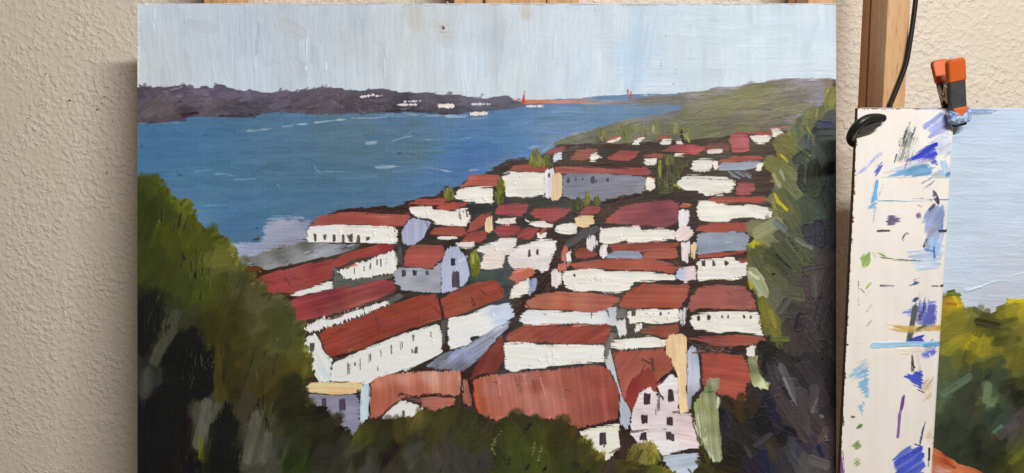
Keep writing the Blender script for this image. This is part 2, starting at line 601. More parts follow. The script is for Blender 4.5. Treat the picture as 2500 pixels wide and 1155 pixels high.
def make_main_easel():
    e = empty('easel', (0, 0.92, -0.62))
    tag(e, 'beech wood easel with three uprights behind the large town painting', 'easel')
    oy, oz = 0.92, -0.62
    yf, yb = 0.892 - oy, 0.9585 - oy
    def X(px, y=0.892):
        return (px - 1250) / FPX * (y * 1.018)     # posts show at the top edge of the frame
    z0, z1 = 0.0, 0.86
    post('side_post', X(528), X(586), yf, yb, z0, z1, e, slot=(1, yf + 0.04))
    post('side_post', X(1944), X(2003), yf, yb, z0, z1, e, slot=(-1, yf + 0.04))
    post('mast', X(1186), X(1330), yf + 0.004, yb, z0, z1, e)
    post('mast_rail', X(1112), X(1184), yf + 0.010, yb - 0.01, z0, z1, e)
    post('mast_rail', X(1332), X(1409), yf + 0.010, yb - 0.01, z0, z1, e)
    # the ledge the painting stands on, and the bar that ties the posts
    lo = -0.2535 * math.cos(PITCH) + D * FWD[2] - oz
    ly = D * FWD[1] - 0.2535 * UP[1] - oy
    box('ledge', X(480), X(2050), ly - 0.03, yf + 0.003, lo - 0.03, lo - 0.0005, M_BEECH, e, 0.002)
    box('cross_bar', X(500), X(2030), yb, yb + 0.008, 0.10, 0.16, M_BEECH, e, 0.001)
    return e
make_main_easel()

def make_side_easel():
    yf = 0.830; yb = yf * 915.0 / 853.0
    x0, zt = on_plane(2167, 20, yf); x1, _ = on_plane(2222, 20, yf)
    oz = -0.62
    e = empty('easel', (float(x0), yf, oz))
    tag(e, 'beech wood easel with one upright behind the white paint smeared board', 'easel')
    post('upright', 0, float(x1 - x0), 0, yb - yf, 0, 0.95, e, slot=(-1, 0.040))
    _, zb = on_plane(2180, 1290, BOARD_Y)
    box('ledge', -0.10, 0.30, BOARD_Y - yf - 0.03, -0.0005, float(zb) - oz - 0.03, float(zb) - oz - 0.0005, M_BEECH, e, 0.002)
    return e
make_side_easel()

#@@PAINTING
# ------------------------------------------------------------------ the large painting
QP = 1.3
def DK(k, t):
    c = ctl(t); c[:, 2:] *= np.array(k)
    return c
cv = Canvas(335.5, 8.5, 2040.5, 1286, QP, (52, 38, 30))
WHT = (235, 229, 218); PINK = (232, 218, 212); CREAM = (232, 202, 158); RED = (168, 78, 64); RED2 = (160, 68, 54)
RUST = (150, 58, 44); ROSE = (156, 70, 70); BLUE = (150, 156, 172); DARK = (52, 42, 40); WIN = (62, 52, 56)

ground = cv.part('painted_ground', label='dark brown underpainting between the painted houses')
cv.fill(ground, 'P:300,-20 2080,-20 2080,1310 300,1310', (58, 44, 35), ang=-25, var=12, imp=0.1, hue=5)

# --- sky
sky = cv.part('painted_sky', label='pale blue grey painted sky with vertical brush marks')
SKY = ctl('P:345,30,182,188,196 345,190,184,187,189 620,100,180,189,200 700,40,186,192,199 640,180,188,198,208 760,120,186,192,197 '
          '850,60,188,195,199 880,190,200,208,213 960,60,196,203,207 1010,100,203,206,203 1015,50,198,197,192 1010,190,206,211,212 '
          '1090,150,206,216,224 1180,150,210,223,234 1215,110,198,205,209 1280,60,212,219,224 1400,180,210,222,232 1500,60,212,219,224 '
          '1470,200,212,223,230 1560,150,194,216,235 1650,120,214,225,233 1800,120,220,231,240 2000,100,216,230,243 2000,180,217,230,241 1250,210,209,217,220')
SKY[:, 2:] += np.array([2, 3, 4]); SKY[:, 2:] += .2 * (np.array([206, 216, 224]) - SKY[:, 2:])
SKYP = 'P:200,-80 2200,-80 2200,230 1700,260 1200,280 200,260'
cv.fill(sky, SKYP, SKY, ang=88, var=4.0, hue=2, imp=0.4, sl=90, sw=6, warp=26, pw=2.4)
for _ in range(250):
    x = RNG.uniform(335, 2040); y = RNG.uniform(10, 225)
    c = idw(SKY, np.array([[x]], np.float32), np.array([[y]], np.float32))[0, 0] + RNG.normal() * 4.0
    lean = 90 + (x - 900) * 0.02
    l = RNG.uniform(30, 120); th = math.radians(lean + RNG.normal() * 6)
    if x > 1500 and RNG.random() < .6: th = math.radians(RNG.normal() * 4); 
    cv.fill(sky, np.array([[x - math.cos(th) * l / 2, y - math.sin(th) * l / 2], [x + math.cos(th) * l / 2, y + math.sin(th) * l / 2]]), c,
            ang=math.degrees(th), line=RNG.uniform(12, 44), dry=0.40, var=4, imp=0.36, alpha=0.45, soft=2.5, hue=1.5, sl=70, sw=2.0)
for a, w, c, al in (('P:632,58 628,95 628,130', 9, (150, 169, 186), .55), ('P:630,130 650,158 668,150', 16, (178, 190, 203), .4),
                    ('P:1562,20 1545,120 1535,225', 30, (186, 213, 234), .4), ('P:1578,60 1556,190', 12, (180, 208, 232), .35), ('P:1600,30 1580,160', 14, (192, 217, 238), .5),
                    ('P:1010,12 1015,60', 40, (196, 193, 184), .45), ('P:1060,60 1090,80 1085,60', 26, (200, 199, 193), .6), ('P:1283,22 1283,36', 30, (206, 198, 190), .7),
                    ('P:1205,15 1212,220', 18, (194, 202, 206), .5), ('P:460,60 520,70', 26, (176, 182, 188), .4), ('P:690,60 730,80', 40, (188, 190, 190), .5)):
    p = pts(a)
    dlt = p[-1] - p[0]
    cv.fill(sky, p, c, ang=math.degrees(math.atan2(dlt[1], dlt[0])), line=w, dry=0.35, var=5, alpha=al, soft=4, imp=0.3)
for _ in range(45):                                        # scuffs where the ground grins through near the top edge
    x = RNG.choice([RNG.uniform(860, 1120), RNG.uniform(340, 1200), RNG.uniform(1180, 1650)]); y = 10 + abs(RNG.normal()) * 22
    cv.fill(sky, np.array([[x, y], [x + RNG.normal() * 3, y + RNG.uniform(4, 18)]]), (168, 166, 160), ang=90, line=RNG.uniform(1.5, 4), dry=0.8, alpha=.55, imp=0.05)
for k in range(12):                                        # two broken dotted brush edges
    t = RNG.random()
    x, y = (1627 - 22 * t, 70 + 130 * t) if k % 3 else (1655 - 12 * t, 140 + 70 * t)
    cv.fill(sky, np.array([[x, y], [x + 2, y + 1]]), (150, 156, 164), line=1.7, alpha=.5, imp=0.05)
for x, y, l in ((378, 22, 60), (750, 80, 90), (800, 100, 70), (940, 130, 60), (1355, 70, 70), (1325, 110, 50)):
    cv.fill(sky, np.array([[x, y], [x - 3, y + l]]), (214, 222, 228), ang=90, line=2.4, alpha=.6, imp=0.9, dry=.3)
cv.fill(sky, 'P:1075,62 1087,60 1088,78 1078,80', (196, 192, 188), var=4, imp=1.1, soft=2)
cv.fill(sky, 'P:1081,67 1082,69', (84, 78, 76), line=3, imp=0.0, fresh=0.1)

# --- water
sea = cv.part('painted_sea', label='blue painted bay with thin white wave marks')
SEA = ctl('A:20,350,66,106,150 A:120,500,60,100,146 A:120,660,62,104,150 A:320,820,72,112,150 A:560,470,68,108,148 A:600,700,70,108,140 A:600,950,74,114,150 A:450,1030,82,122,160 '
          'A:900,420,76,112,142 A:1000,700,74,108,134 A:880,900,72,112,146 A:700,1050,66,100,140 A:1150,300,78,120,160 '
          'B:100,400,84,112,130 B:300,330,86,116,138 B:450,420,84,112,126 B:300,550,82,110,126 B:800,560,82,108,118 B:800,400,84,114,136 B:500,700,80,112,134 B:150,700,76,108,132 '
          'B:450,820,72,108,144 B:100,850,70,108,142 B:100,980,74,112,144 B:700,800,72,112,152 B:620,275,80,118,162 B:950,330,84,122,160 B:1050,450,80,122,172 B:1150,570,64,110,184 B:1000,650,74,114,168 B:1150,620,68,112,180 B:900,740,74,112,158 '
          'C:30,600,66,110,172 C:180,560,64,112,184 C:100,440,80,124,176 C:300,330,92,134,180 C:300,440,88,130,182 C:380,520,84,132,196 C:600,300,102,138,176 C:850,240,112,144,174 C:700,370,98,138,186 C:800,370,110,142,186 C:1000,290,106,140,188 C:1150,240,112,140,168 '
          'C:220,620,112,140,180 C:560,470,120,148,184 D:60,250,108,136,176 D:130,270,112,134,164')
SEA[:, 2:] += np.array([4, 2, -6]); SEA[:, 2:] += .3 * (np.array([82, 116, 150]) - SEA[:, 2:])
SEAP = 'P:320,270 560,262 740,270 900,268 1100,268 1300,245 1420,238 1700,225 1720,290 1500,360 1420,420 1250,460 1150,520 950,560 900,640 560,660 320,520'
cv.fill(sea, SEAP, SEA, ang=-2, var=4.0, hue=2.5, imp=0.22, sl=80, sw=2.6, warp=22, pw=2.3)
SEAN = pts('P:340,300 740,285 1100,285 1300,255 1560,250 1500,300 1340,380 1220,430 1120,460 960,530 700,540 560,560 470,480 340,420')
cv.strokes(sea, SEAN, SEA, 330, -3, 7, (30, 110), (6, 15), 4.0, 0.3, 0.5, 0.4, 5)
for a, w, al in (('A:790,402 880,395', 7, .7), ('A:860,398 980,382 1100,368 1170,355 1220,357', 5, .8), ('A:1140,356 1215,356', 8, .7), ('B:80,345 200,332 300,322', 5, .75), ('B:240,325 305,322', 8, .7),
                 ('B:340,312 480,314 600,300 720,300', 5, .7), ('B:670,302 760,296 840,298', 9, .75), ('B:840,300 1000,296', 5, .6), ('B:1000,298 1100,300 1165,296', 12, .85), ('B:1100,308 1240,312', 4, .5),
                 ('A:400,690 545,676', 6, .4), ('A:560,712 610,706 700,722', 7, .45), ('A:690,745 860,741', 7, .4), ('A:1100,605 1145,597', 4, .5), ('A:480,940 640,925', 9, .22), ('A:400,800 500,790', 7, .25), ('A:1000,780 1030,810', 5, .3),
                 ('B:440,488 520,490', 14, .6), ('B:450,488 560,478 640,472 700,455 770,440', 4.5, .75), ('B:700,450 775,405', 3.5, .4), ('B:860,465 910,470 1050,464', 5, .65), ('B:1070,475 1110,465 1200,445', 6, .7),
                 ('B:470,652 530,662 640,655 720,648', 5, .7), ('B:510,660 660,655', 10, .4), ('B:820,655 940,672 1050,692', 4.5, .55), ('B:980,688 1040,692', 7, .5), ('B:70,640 100,690 150,700', 6, .3), ('B:150,690 290,688', 6, .4), ('B:1170,682 1240,680', 8, .6),
                 ('C:0,680 80,672 140,655', 6, .55), ('C:400,530 450,510 495,512', 14, .65), ('C:500,550 550,520 590,470', 7, .5), ('C:0,320 100,312 160,290', 4, .4), ('A:20,350 150,350', 5, .5), ('A:180,347 355,340', 4, .55),
                 ('B:500,290 700,282 900,290', 14, .25)):
    p = pts(a); dlt = p[-1] - p[0]
    cv.fill(sea, p, (190, 204, 214), ang=math.degrees(math.atan2(dlt[1], dlt[0])), line=w * 0.62, dry=0.45, alpha=al * .85, imp=0.5, soft=1.8, var=5, taper=.8, rag=1.2, wob=1.5)
for x, y in ((500, 332), (345, 355), (440, 428), (560, 478), (975, 374), (626, 558), (860, 372)):
    cv.fill(sea, np.array([[x, y], [x + 2, y]]), (52, 74, 96), line=1.8, alpha=.7, imp=0.2)

# --- far hills
hill = cv.part('painted_hills', label='purple grey painted hills on the far shore')
HIL = ctl('A:40,120,86,78,88 A:200,150,96,88,92 A:350,110,98,90,98 A:560,110,100,92,106 A:500,200,104,96,100 A:250,230,98,88,86 A:120,280,104,96,94 A:120,335,74,66,64 A:350,280,70,62,62 A:600,240,94,86,88 A:750,240,80,74,76 A:800,140,104,96,108 '
          'A:750,300,66,62,66 A:900,240,86,80,84 A:1000,150,104,96,106 A:1150,230,88,80,84 B:100,130,100,92,98 B:100,220,88,78,80 B:250,120,98,90,94 B:300,230,80,72,74 B:200,200,96,88,92 B:550,130,92,84,90 B:500,220,84,76,80 B:700,260,62,58,62 B:850,170,94,88,94 '
          'B:800,260,74,70,74 B:1000,200,88,82,86 B:1050,270,62,60,66 B:1150,190,104,98,104 B:1180,250,74,72,78 C:60,190,112,106,114 C:220,180,106,100,110 C:100,245,84,84,92 C:280,230,90,88,96 C:360,225,96,96,106')
HIL[:, 2:] += np.array([-1, -1, 5])
HILP = ('A:-30,85 60,92 230,92 330,85 420,98 455,98 490,86 530,100 550,100 575,80 605,77 640,92 700,108 765,120 810,108 880,130 980,130 1055,115 1150,130 1180,112 1242,105 '
        'B:110,98 250,98 300,118 430,122 490,110 600,110 680,132 760,130 850,132 980,150 1110,150 1150,160 C:0,168 110,178 190,160 250,155 290,165 300,190 370,205 390,225 300,240 130,262 100,270 '
        'B:1242,262 1160,270 1110,285 1000,285 850,275 720,268 600,270 480,278 250,283 0,283 A:1100,275 1010,270 880,285 860,300 800,310 640,312 560,305 380,302 340,330 180,348 -30,350')
cv.fill(hill, HILP, HIL, ang=-8, var=8, hue=3, imp=0.35, rag=2, wob=1.2, warp=14)
HILPT = pts(HILP)
cv.strokes(hill, HILPT, HIL, 330, lambda x, y: -12 + 14 * math.sin(x / 70), 16, (16, 60), (4, 12), 7.5, 0.5, 0.75, 0.35, 9)
for a, w in (('A:20,345 180,345', 5), ('A:250,285 360,282 440,278', 7), ('A:340,295 440,270', 5), ('A:600,302 720,300 860,290', 6), ('A:310,200 350,215', 6), ('B:480,270 600,268 760,258', 6), ('B:740,262 860,272 1020,278', 5), ('A:700,180 760,170', 3)):
    cv.fill(hill, pts(a), (46, 40, 42), line=w * .6, dry=.4, alpha=.8, imp=.5)
for a, w, c in (('B:110,140 200,190 270,235', 4, (136, 128, 134)), ('B:20,240 100,222 170,210', 4, (120, 110, 108)), ('B:215,200 280,240', 8, (120, 112, 116)), ('B:690,255 760,238 840,240', 5, (130, 128, 136)), ('B:560,225 640,200', 3, (118, 110, 114)), ('A:200,130 330,95', 4, (150, 146, 150))):
    cv.fill(hill, pts(a), c, line=w * .6, dry=.5, alpha=.7, imp=.7)
for a in ('A:475,92 505,92', 'A:565,100 580,86 605,84 630,95', 'A:35,95 60,130 80,160'):
    cv.fill(hill, pts(a), (84, 74, 90), line=8, dry=.4, alpha=.8, imp=.6)
def far_house(s, w, c=(232, 224, 218), dry=.25):
    h = cv.part('painted_house', label='tiny white house dab on the far painted hills')
    p = pts(s); d = p[-1] - p[0]
    cv.fill(h, p, c, ang=85, line=w * .95, dry=dry * .6, rag=1.8, wob=.8, imp=.7, var=5, sl=12, sw=1.5)
far_house('B:405,165 440,160 495,150', 5); far_house('B:510,158 560,155', 2.6, dry=.4); far_house('B:672,220 800,218', 5.5)
far_house('B:710,198 825,193', 3, (220, 218, 218), .5); far_house('B:965,228 1050,228', 11, (240, 228, 218)); far_house('B:945,222 1060,226', 3, (240, 228, 218), .4); far_house('B:1195,217 1242,215', 4.5)
far_house('C:15,216 128,215', 4.5, (214, 212, 216), .35); far_house('C:6,284 108,281', 9.5, (240, 226, 216)); far_house('C:395,231 500,229', 4.5, (240, 230, 222))

# --- bridge
br = cv.part('painted_bridge', label='thin orange red suspension bridge across the strait')
cv.fill(br, 'C:285,182 360,184 700,188 1110,195 1112,212 900,214 640,211 380,214 350,196', ctl('C:300,186,196,158,146 420,200,198,128,104 700,200,196,142,126 900,205,190,150,138 1100,208,188,116,102'), var=9, imp=.4, rag=1.5, wob=.5, ang=0)
cv.fill(br, 'C:380,192 640,188 900,192', (214, 128, 98), line=2.5, dry=.5, alpha=.8)
cv.fill(br, 'C:980,210 1112,210', (196, 108, 92), line=2, dry=.3)
cv.fill(br, 'C:360,206 500,212', (188, 92, 74), line=2.4, dry=.3)
tw = cv.part('tower', br, 'red bridge tower dab')
cv.fill(tw, 'C:356,205 362,180 370,130 377,150 378,175 384,205', (188, 76, 62), ang=90, rag=1, wob=.5, imp=.6, soft=.7)
cv.fill(tw, 'C:378,128 378,160', (206, 90, 76), line=1.8, ang=90, imp=.6)
tw = cv.part('tower', br, 'pinkish red bridge tower dab')
cv.fill(tw, 'C:1106,118 1110,160 1112,212', (196, 106, 100), line=2.8, ang=90, imp=.6)
cv.fill(tw, 'C:1128,122 1126,160 1118,205', (188, 78, 78), line=4, ang=90, dry=.12, imp=.7)

# --- hillside on the near shore
hs = cv.part('painted_hills', label='olive painted hillside above the houses')
HSC = ctl('C:820,176,140,136,146 C:950,186,150,146,152 C:1100,205,128,126,132 C:1180,180,124,120,122 C:1200,260,124,122,128 C:1050,330,128,128,124 C:900,380,118,122,108 C:760,440,120,124,104 C:700,490,104,108,86 C:900,470,84,78,58 C:1000,420,112,116,82 C:1150,330,124,126,100 '
          'D:50,175,124,120,120 D:250,170,128,122,120 D:350,130,146,142,148 D:560,100,140,136,140 D:480,150,132,128,102 D:700,130,134,130,92 D:900,110,136,132,92 D:1100,60,158,150,156 D:1080,100,128,118,108 D:1250,60,150,142,150 D:1330,60,134,120,108 D:1150,200,118,108,98 '
          'D:1270,190,146,142,158 D:800,190,138,134,90 D:600,220,132,128,86 D:400,240,126,120,100 D:300,300,116,118,84 D:200,260,120,118,122 D:700,290,118,110,100 D:900,250,120,110,98 D:1000,230,132,128,92 D:1150,260,138,130,90 D:1180,285,146,142,156 D:850,330,118,110,92 D:1000,330,112,104,92 '
          'D:600,370,108,104,92 D:450,410,114,116,84 D:750,370,122,120,80 D:900,390,108,100,84 D:500,300,124,122,88 D:200,420,100,102,78 D:1130,320,128,126,130')
HSP = ('C:700,192 760,180 820,168 880,182 1090,190 1150,175 1242,162 D:60,158 140,148 240,155 330,122 420,120 550,92 650,100 760,65 900,55 1080,35 1200,40 1310,32 1440,50 1440,330 1050,430 950,400 630,440 400,470 0,490 '
       'C:1100,490 870,505 600,510 580,490 640,455 770,410 850,395 1000,345 1242,300 D:100,290 300,250 300,225 150,225 C:1242,230 1100,212 760,194')
cv.fill(hs, HSP, HSC, ang=-4, var=9, hue=4, imp=.35, rag=3, wob=2, warp=18, dry=.05, sl=80, sw=2.4)
cv.strokes(hs, pts(HSP), HSC, 300, lambda x, y: -6, 8, (24, 90), (3, 9), 6.5, .5, .7, .5, 8)
cv.fill(hs, 'D:900,60 1000,45 1080,36 1180,44 1300,36', (150, 138, 146), line=2, dry=.3, imp=.8)
cv.fill(hs, 'D:560,100 700,95 780,66', (158, 158, 168), line=4, dry=.5)
cv.fill(hs, 'C:640,450 700,425 850,398', (176, 178, 186), line=7, ang=-10, dry=.6, alpha=.7)
cv.fill(hs, 'D:1105,330 1165,312', (160, 162, 176), line=6, dry=.3, imp=.8)
cv.fill(hs, 'D:1130,300 1210,280', (156, 156, 172), line=8, dry=.4, imp=.6)
for a, w in (('D:1000,262 1160,248', 4), ('D:860,215 960,210', 4), ('D:640,260 800,240', 4), ('D:1060,290 1150,270', 4)):
    cv.fill(hs, pts(a), (154, 148, 92), line=w * .6, dry=.5, alpha=.7, imp=.6)

# --- town ground
GRC = DK(.9, 'C:300,620,66,52,46 C:480,580,74,66,56 C:700,560,76,58,46 C:900,500,76,64,48 C:1100,520,70,54,42 C:1000,640,66,48,38 D:100,520,64,50,42 D:400,600,70,62,44 D:600,560,74,64,46 D:900,500,78,64,48 D:900,700,70,54,40 D:850,850,72,58,42 D:300,860,60,44,36 '
          'B:450,960,70,40,34 B:700,940,62,44,36 B:880,870,70,48,42 C:500,930,58,58,52 F:780,120,56,56,52 F:600,400,56,44,36 F:350,400,56,50,42 F:850,660,84,92,90 F:850,640,80,90,88 F:950,760,72,72,72 G:450,370,58,46,40 G:620,330,62,56,56 G:850,120,74,60,46 G:350,650,58,42,34 G:250,800,54,38,32 G:60,640,84,92,92 '
          'H:900,480,60,46,38 H:380,700,66,48,38 H:330,1000,60,46,40 J:200,420,60,46,40 K:430,950,50,38,36 E:900,660,78,80,70 E:300,760,70,52,38 I:450,1050,40,36,28 F:600,810,52,50,46 F:100,560,64,60,50 G:930,950,90,86,80')
TGP = ('C:210,650 250,610 330,598 420,598 540,560 600,500 870,500 1242,478 D:0,485 400,468 630,440 950,405 1050,405 P:2060,330 2060,1310 320,1310 320,800 560,660 590,640 750,560 B:60,1050 200,980 330,945 420,950 560,935 640,945 740,900 840,870 960,850 990,800 1110,790 1160,750')
cv.fill(ground, TGP, GRC, ang=-8, var=13, hue=5, imp=.3, rag=4, wob=3, dry=.12, warp=10, sl=60, sw=2.0)
cv.strokes(ground, pts(TGP), GRC, 260, lambda x, y: -45 if (x > 1180 and x < 1500 and y > 520) else -6, 12, (20, 70), (3, 9), 9, .4, .75, .5, 10)
for k in range(46):
    t = RNG.random(); o = RNG.normal() * 14
    x = 1240 + 260 * t + o; y = 790 - 290 * t + o * .6
    cv.fill(ground, np.array([[x - 16, y + 18], [x + 16, y - 18]]), tuple(np.array((70, 50, 40)) + RNG.normal() * 14), ang=-48, line=RNG.uniform(2, 5), dry=.4, alpha=.8, imp=.5)
for a, c, w in (('B:240,940 340,905', (58, 52, 52), 8), ('B:350,975 365,940 400,960', (150, 110, 50), 4), ('B:480,940 560,905', (66, 60, 62), 7), ('C:240,640 310,590', (66, 60, 66), 10), ('C:420,600 540,560', (90, 98, 116), 9), ('C:300,600 400,600', (110, 120, 140), 8), ('C:680,540 760,510', (120, 126, 130), 12), ('C:180,690 260,630', (76, 70, 74), 9)):
    cv.fill(ground, pts(a), c, line=w * .6, dry=.65, alpha=.8, imp=.3)

# --- waterfront
shore = cv.part('painted_shore', label='lavender grey painted waterfront beside the water')
cv.fill(shore, 'O:690,512 800,516 935,520 940,400 1000,352 1100,338 1310,345 1310,520 1100,570 830,640 900,695 780,692 720,600', ctl('O:720,530,158,162,180 O:800,600,166,166,186 O:760,670,176,178,190 O:1000,420,162,162,180 O:1100,370,168,166,184 O:1200,450,158,158,176 O:1000,560,158,158,178 O:1250,380,136,138,156'), ang=0, var=7, rag=5, wob=4, dry=.5, dfall=10, din=.15, soft=7, imp=.3, alpha=.9)
cv.fill(shore, 'O:1000,350 1100,335 1240,338', (150, 164, 190), line=9, dry=.6, alpha=.8)
cv.fill(shore, 'O:690,440 800,440', (84, 104, 140), line=9, dry=.6, alpha=.6)
cv.fill(shore, 'O:700,512 800,514', (70, 84, 116), line=3, dry=.3)
cv.fill(shore, 'O:860,512 925,508 935,465 890,485', (76, 66, 66), dry=.4, var=10)
for a in ('O:1110,420 1112,470', 'O:1105,510 1105,560', 'O:1225,360 1300,366', 'O:1240,375 1290,400'):
    cv.fill(shore, pts(a), (70, 56, 54), line=4, dry=.72)
dock = cv.part('painted_road', label='grey painted quay running down to the water')
cv.fill(dock, 'E:45,492 200,445 430,385 540,370 700,378 920,386 800,442 600,494 400,525 200,578 130,530', ctl('E:100,490,112,112,110 E:300,440,104,104,100 E:500,385,92,92,88 E:450,480,136,136,140 E:700,410,146,148,154 E:250,550,150,150,154 E:600,480,150,150,156 E:850,395,120,120,124'), ang=-16, var=10, dry=.22, imp=.3, rag=3)
for k in range(26):
    t = RNG.random(); x = 650 + 220 * t; y = 652 - 62 * t + RNG.normal() * 6
    cv.fill(dock, np.array([[x, y], [x + 14, y - 3]]), (172, 174, 184) if k % 2 else (66, 58, 56), ang=-15, line=2.4, dry=.6, alpha=.8)
for a in ('O:730,700 830,720 900,720', 'O:780,740 860,755', 'O:850,775 930,740'):
    cv.fill(ground, pts(a), (168, 112, 40), line=5, dry=.5, imp=.6)
cv.fill(ground, 'E:0,590 80,575 170,570', (96, 56, 34), line=9, dry=.3)

# --- houses
def house(label, wall, col=WHT, ang=0, **kw):
    h = cv.part('painted_house', label=label)
    if wall:
        o = dict(var=5, imp=.75, rag=3.2, wob=2.0, hue=2, sl=40, sw=5, dry=.36, dfall=4.0, din=.1)
        o.update(kw)
        knife = o.pop('knife', True)
        cv.fill(h, wall, col, ang=ang, **o)
        if o['imp'] > .6 and knife:
            P = pts(wall); lo, hi = P.min(0), P.max(0)
            for _ in range(int((hi[0] - lo[0]) / 26) if hi[1] - lo[1] > 16 else 0):          # pale arcs left by the knife
                x = RNG.uniform(lo[0], hi[0]); y = RNG.uniform(lo[1] + 4, hi[1] - 8)
                if sdf_poly(P, np.array([[x]], np.float32), np.array([[y]], np.float32))[0, 0] < 7: continue
                L = RNG.uniform(6, 18)
                b = np.asarray(col if not isinstance(col, np.ndarray) else col[0, 2:], float)
                cv.fill(h, np.array([[x, y - L / 2], [x - 2.5, y], [x, y + L / 2]]), b + 7, line=2.2, imp=1.35, alpha=.7, soft=.8, var=2, dry=.15, mark=False)
    return h

def roof(h, p, col=RED, ang=0, label=None, name='roof', **kw):
    r = cv.part(name, h, label)
    o = dict(var=8, imp=.28, rag=3.2, wob=1.8, hue=5, sl=60, sw=3.6, dry=.36, dfall=4.0, din=.12)
    o.update(kw)
    if isinstance(col, np.ndarray) and col.ndim == 2:
        col = col.copy(); col[:, 2:] += np.array([-9, 8, 9]) * .8
    else:
        if col[0] - col[1] > 55: col = tuple(np.array(col, float) + np.array([-9, 8, 9]) * .8)
    for q in ([p] if isinstance(p, str) else p):
        cv.fill(r, q, col, ang=ang, **o)
    return r

def marks(part, p, col, w, ang=0, dry=.4, alpha=.8, imp=.5, **kw):
    for q in p.split('|'):
        a = pts(q); d = a[-1] - a[0]
        cv.fill(part, a, col, ang=math.degrees(math.atan2(d[1], d[0])), line=w, dry=dry, alpha=alpha, imp=imp, **kw)

def windows(h, t, L, col=WIN, name='window', dry=.15):
    ox, oy, m = T[t]
    for x, y, w, hh in L:
        k = cv.part(name, h)
        c = np.array(col, float) + RNG.normal() * 6
        x = ox + x / m; y = oy + y / m; w = max(2.6, w / m); hh = max(w * 1.05, hh / m)
        if w > 8:
            r_ = RNG.normal(size=8) * .9
            cv.fill(k, np.array([[x - w / 2 + r_[0], y - hh / 2 + r_[1]], [x + w / 2 + r_[2], y - hh / 2 + r_[3]], [x + w / 2 + r_[4], y + hh / 2 + r_[5]], [x - w / 2 + r_[6], y + hh / 2 + r_[7]]]), c, ang=88, rag=2.0, wob=1, dry=dry * .6, imp=.2, soft=1, var=12, fresh=.2, dfall=4)
            continue
        cv.fill(k, np.array([[x + RNG.normal() * .4, y - (hh - w) / 2], [x + RNG.normal() * .4, y + (hh - w) / 2]]), c, ang=88, line=w, rag=1.2, wob=.8, dry=dry, imp=.2, soft=.9, var=10, fresh=.2)

# far rows, from the hill down
h = house('small white house dab under the hillside, red streak across it', 'C:955,486 985,470 1050,452 1058,468 1000,485', dry=.25)
roof(h, 'C:945,480 990,452 1050,432 1055,445 1000,468', (188, 84, 66), ang=-15, dry=.2)
h = house('small white house under olive trees on the hillside', 'C:1130,503 1150,470 1220,445 D:0,452 40,450 0,497 C:1160,500')
roof(h, 'C:1140,465 1195,436 D:-5,440 20,436 C:1210,446', RED, ang=-5)
h = house('small white house under olive trees, red roof above', 'D:142,490 160,468 190,462 240,468 215,496 160,497')
roof(h, 'D:108,470 150,440 200,434 245,442 236,462 160,466', RED)
house('pale pink dab of a house beside a dark tree trunk', 'D:258,470 298,470 312,498 262,494', PINK)
h = house('small white house with a red roof strip, highest on the right', 'D:938,444 925,390 960,388 1000,396 1027,432 1005,448')
roof(h, 'D:915,388 980,378 1060,370 1050,384 960,388', (178, 96, 84))
h = house('rounded white house under a flat red roof, near the top right', 'D:780,440 840,428 900,430 930,440 925,475 855,498 800,482')
roof(h, 'D:774,418 850,405 950,404 932,434 850,430 780,432', (176, 72, 58))
h = house('block of bright rose red roof above the dark ground', '')
roof(h, ['D:630,465 640,438 690,400 770,408 782,540 724,562 655,548'], ctl('D:690,420,160,74,78 D:740,400,140,56,66 D:720,470,192,94,92 D:650,460,172,84,78 D:720,520,184,80,80'), ang=-6, imp=.7)
marks(h, 'D:680,480 740,470 760,480', (200, 112, 108), 5, imp=.9)
h = house('brown red roof half hidden at the foot of the hillside', '')
roof(h, 'D:450,515 500,490 600,478 645,500 640,545 560,550 470,560', (116, 66, 54), dry=.25)
h = house('pinkish white dab under the brown roof', 'D:484,538 520,530 585,530 588,555 570,566 490,566', PINK)
h = house('small white house under a long rose roof', 'D:244,570 280,556 322,560 318,578 250,580', dry=.1)
roof(h, 'D:150,545 220,515 330,504 460,508 455,545 400,570 330,566 190,552', ctl('D:200,540,140,66,60 D:300,530,158,68,66 D:400,530,186,76,76'), ang=-4, dry=.1)
h = house('white house beside the dark tree, red roof strip above', 'D:33,622 60,602 100,596 135,596 130,640 100,650 55,650')
roof(h, 'D:28,582 90,562 150,562 195,578 170,592 90,588', (160, 72, 58))
h = house('white dab right of the dark tree', 'D:160,596 188,592 190,618 165,620', dry=.1)
h = house('house with blue grey front and pink white gable under a red roof', 'D:365,658 380,618 420,604 480,600 528,606 520,672 470,690 430,697 375,680')
e1 = cv.part('gable', h, 'pinkish white gable end'); cv.fill(e1, 'D:516,630 535,612 560,618 558,680 525,686', PINK, imp=.8)
e1 = cv.part('facade', h, 'blue grey front'); cv.fill(e1, 'D:560,645 600,628 720,620 868,614 855,645 780,682 680,690 562,684', (152, 158, 174), var=7, rag=3)
e1 = cv.part('gable', h, 'white end dab'); cv.fill(e1, 'D:824,686 828,645 850,630 876,630 866,662 850,692', WHT, imp=.8)
roof(h, 'D:553,626 600,592 730,582 860,577 884,604 760,612 620,622', (170, 74, 58))
marks(ground, 'D:640,690 700,730|D:690,690 740,720|D:660,720 700,730|D:730,690 780,730', (142, 152, 170), 8, dry=.6)
h = house('long white house with a rose block at its end', 'D:248,772 310,722 420,716 540,726 650,742 686,762 660,832 560,862 470,860 400,832 310,818 270,800')
marks(h, 'D:430,738 520,742 650,745', (70, 52, 46), 2.5, dry=.55); marks(h, 'D:640,770 690,775 |D:670,770 665,830', (80, 60, 54), 2, dry=.6)
roof(h, 'D:680,828 690,790 710,768 812,772 818,820 760,862 692,852', (166, 74, 76))
marks(ground, 'D:490,860 600,840', (80, 60, 46), 5)
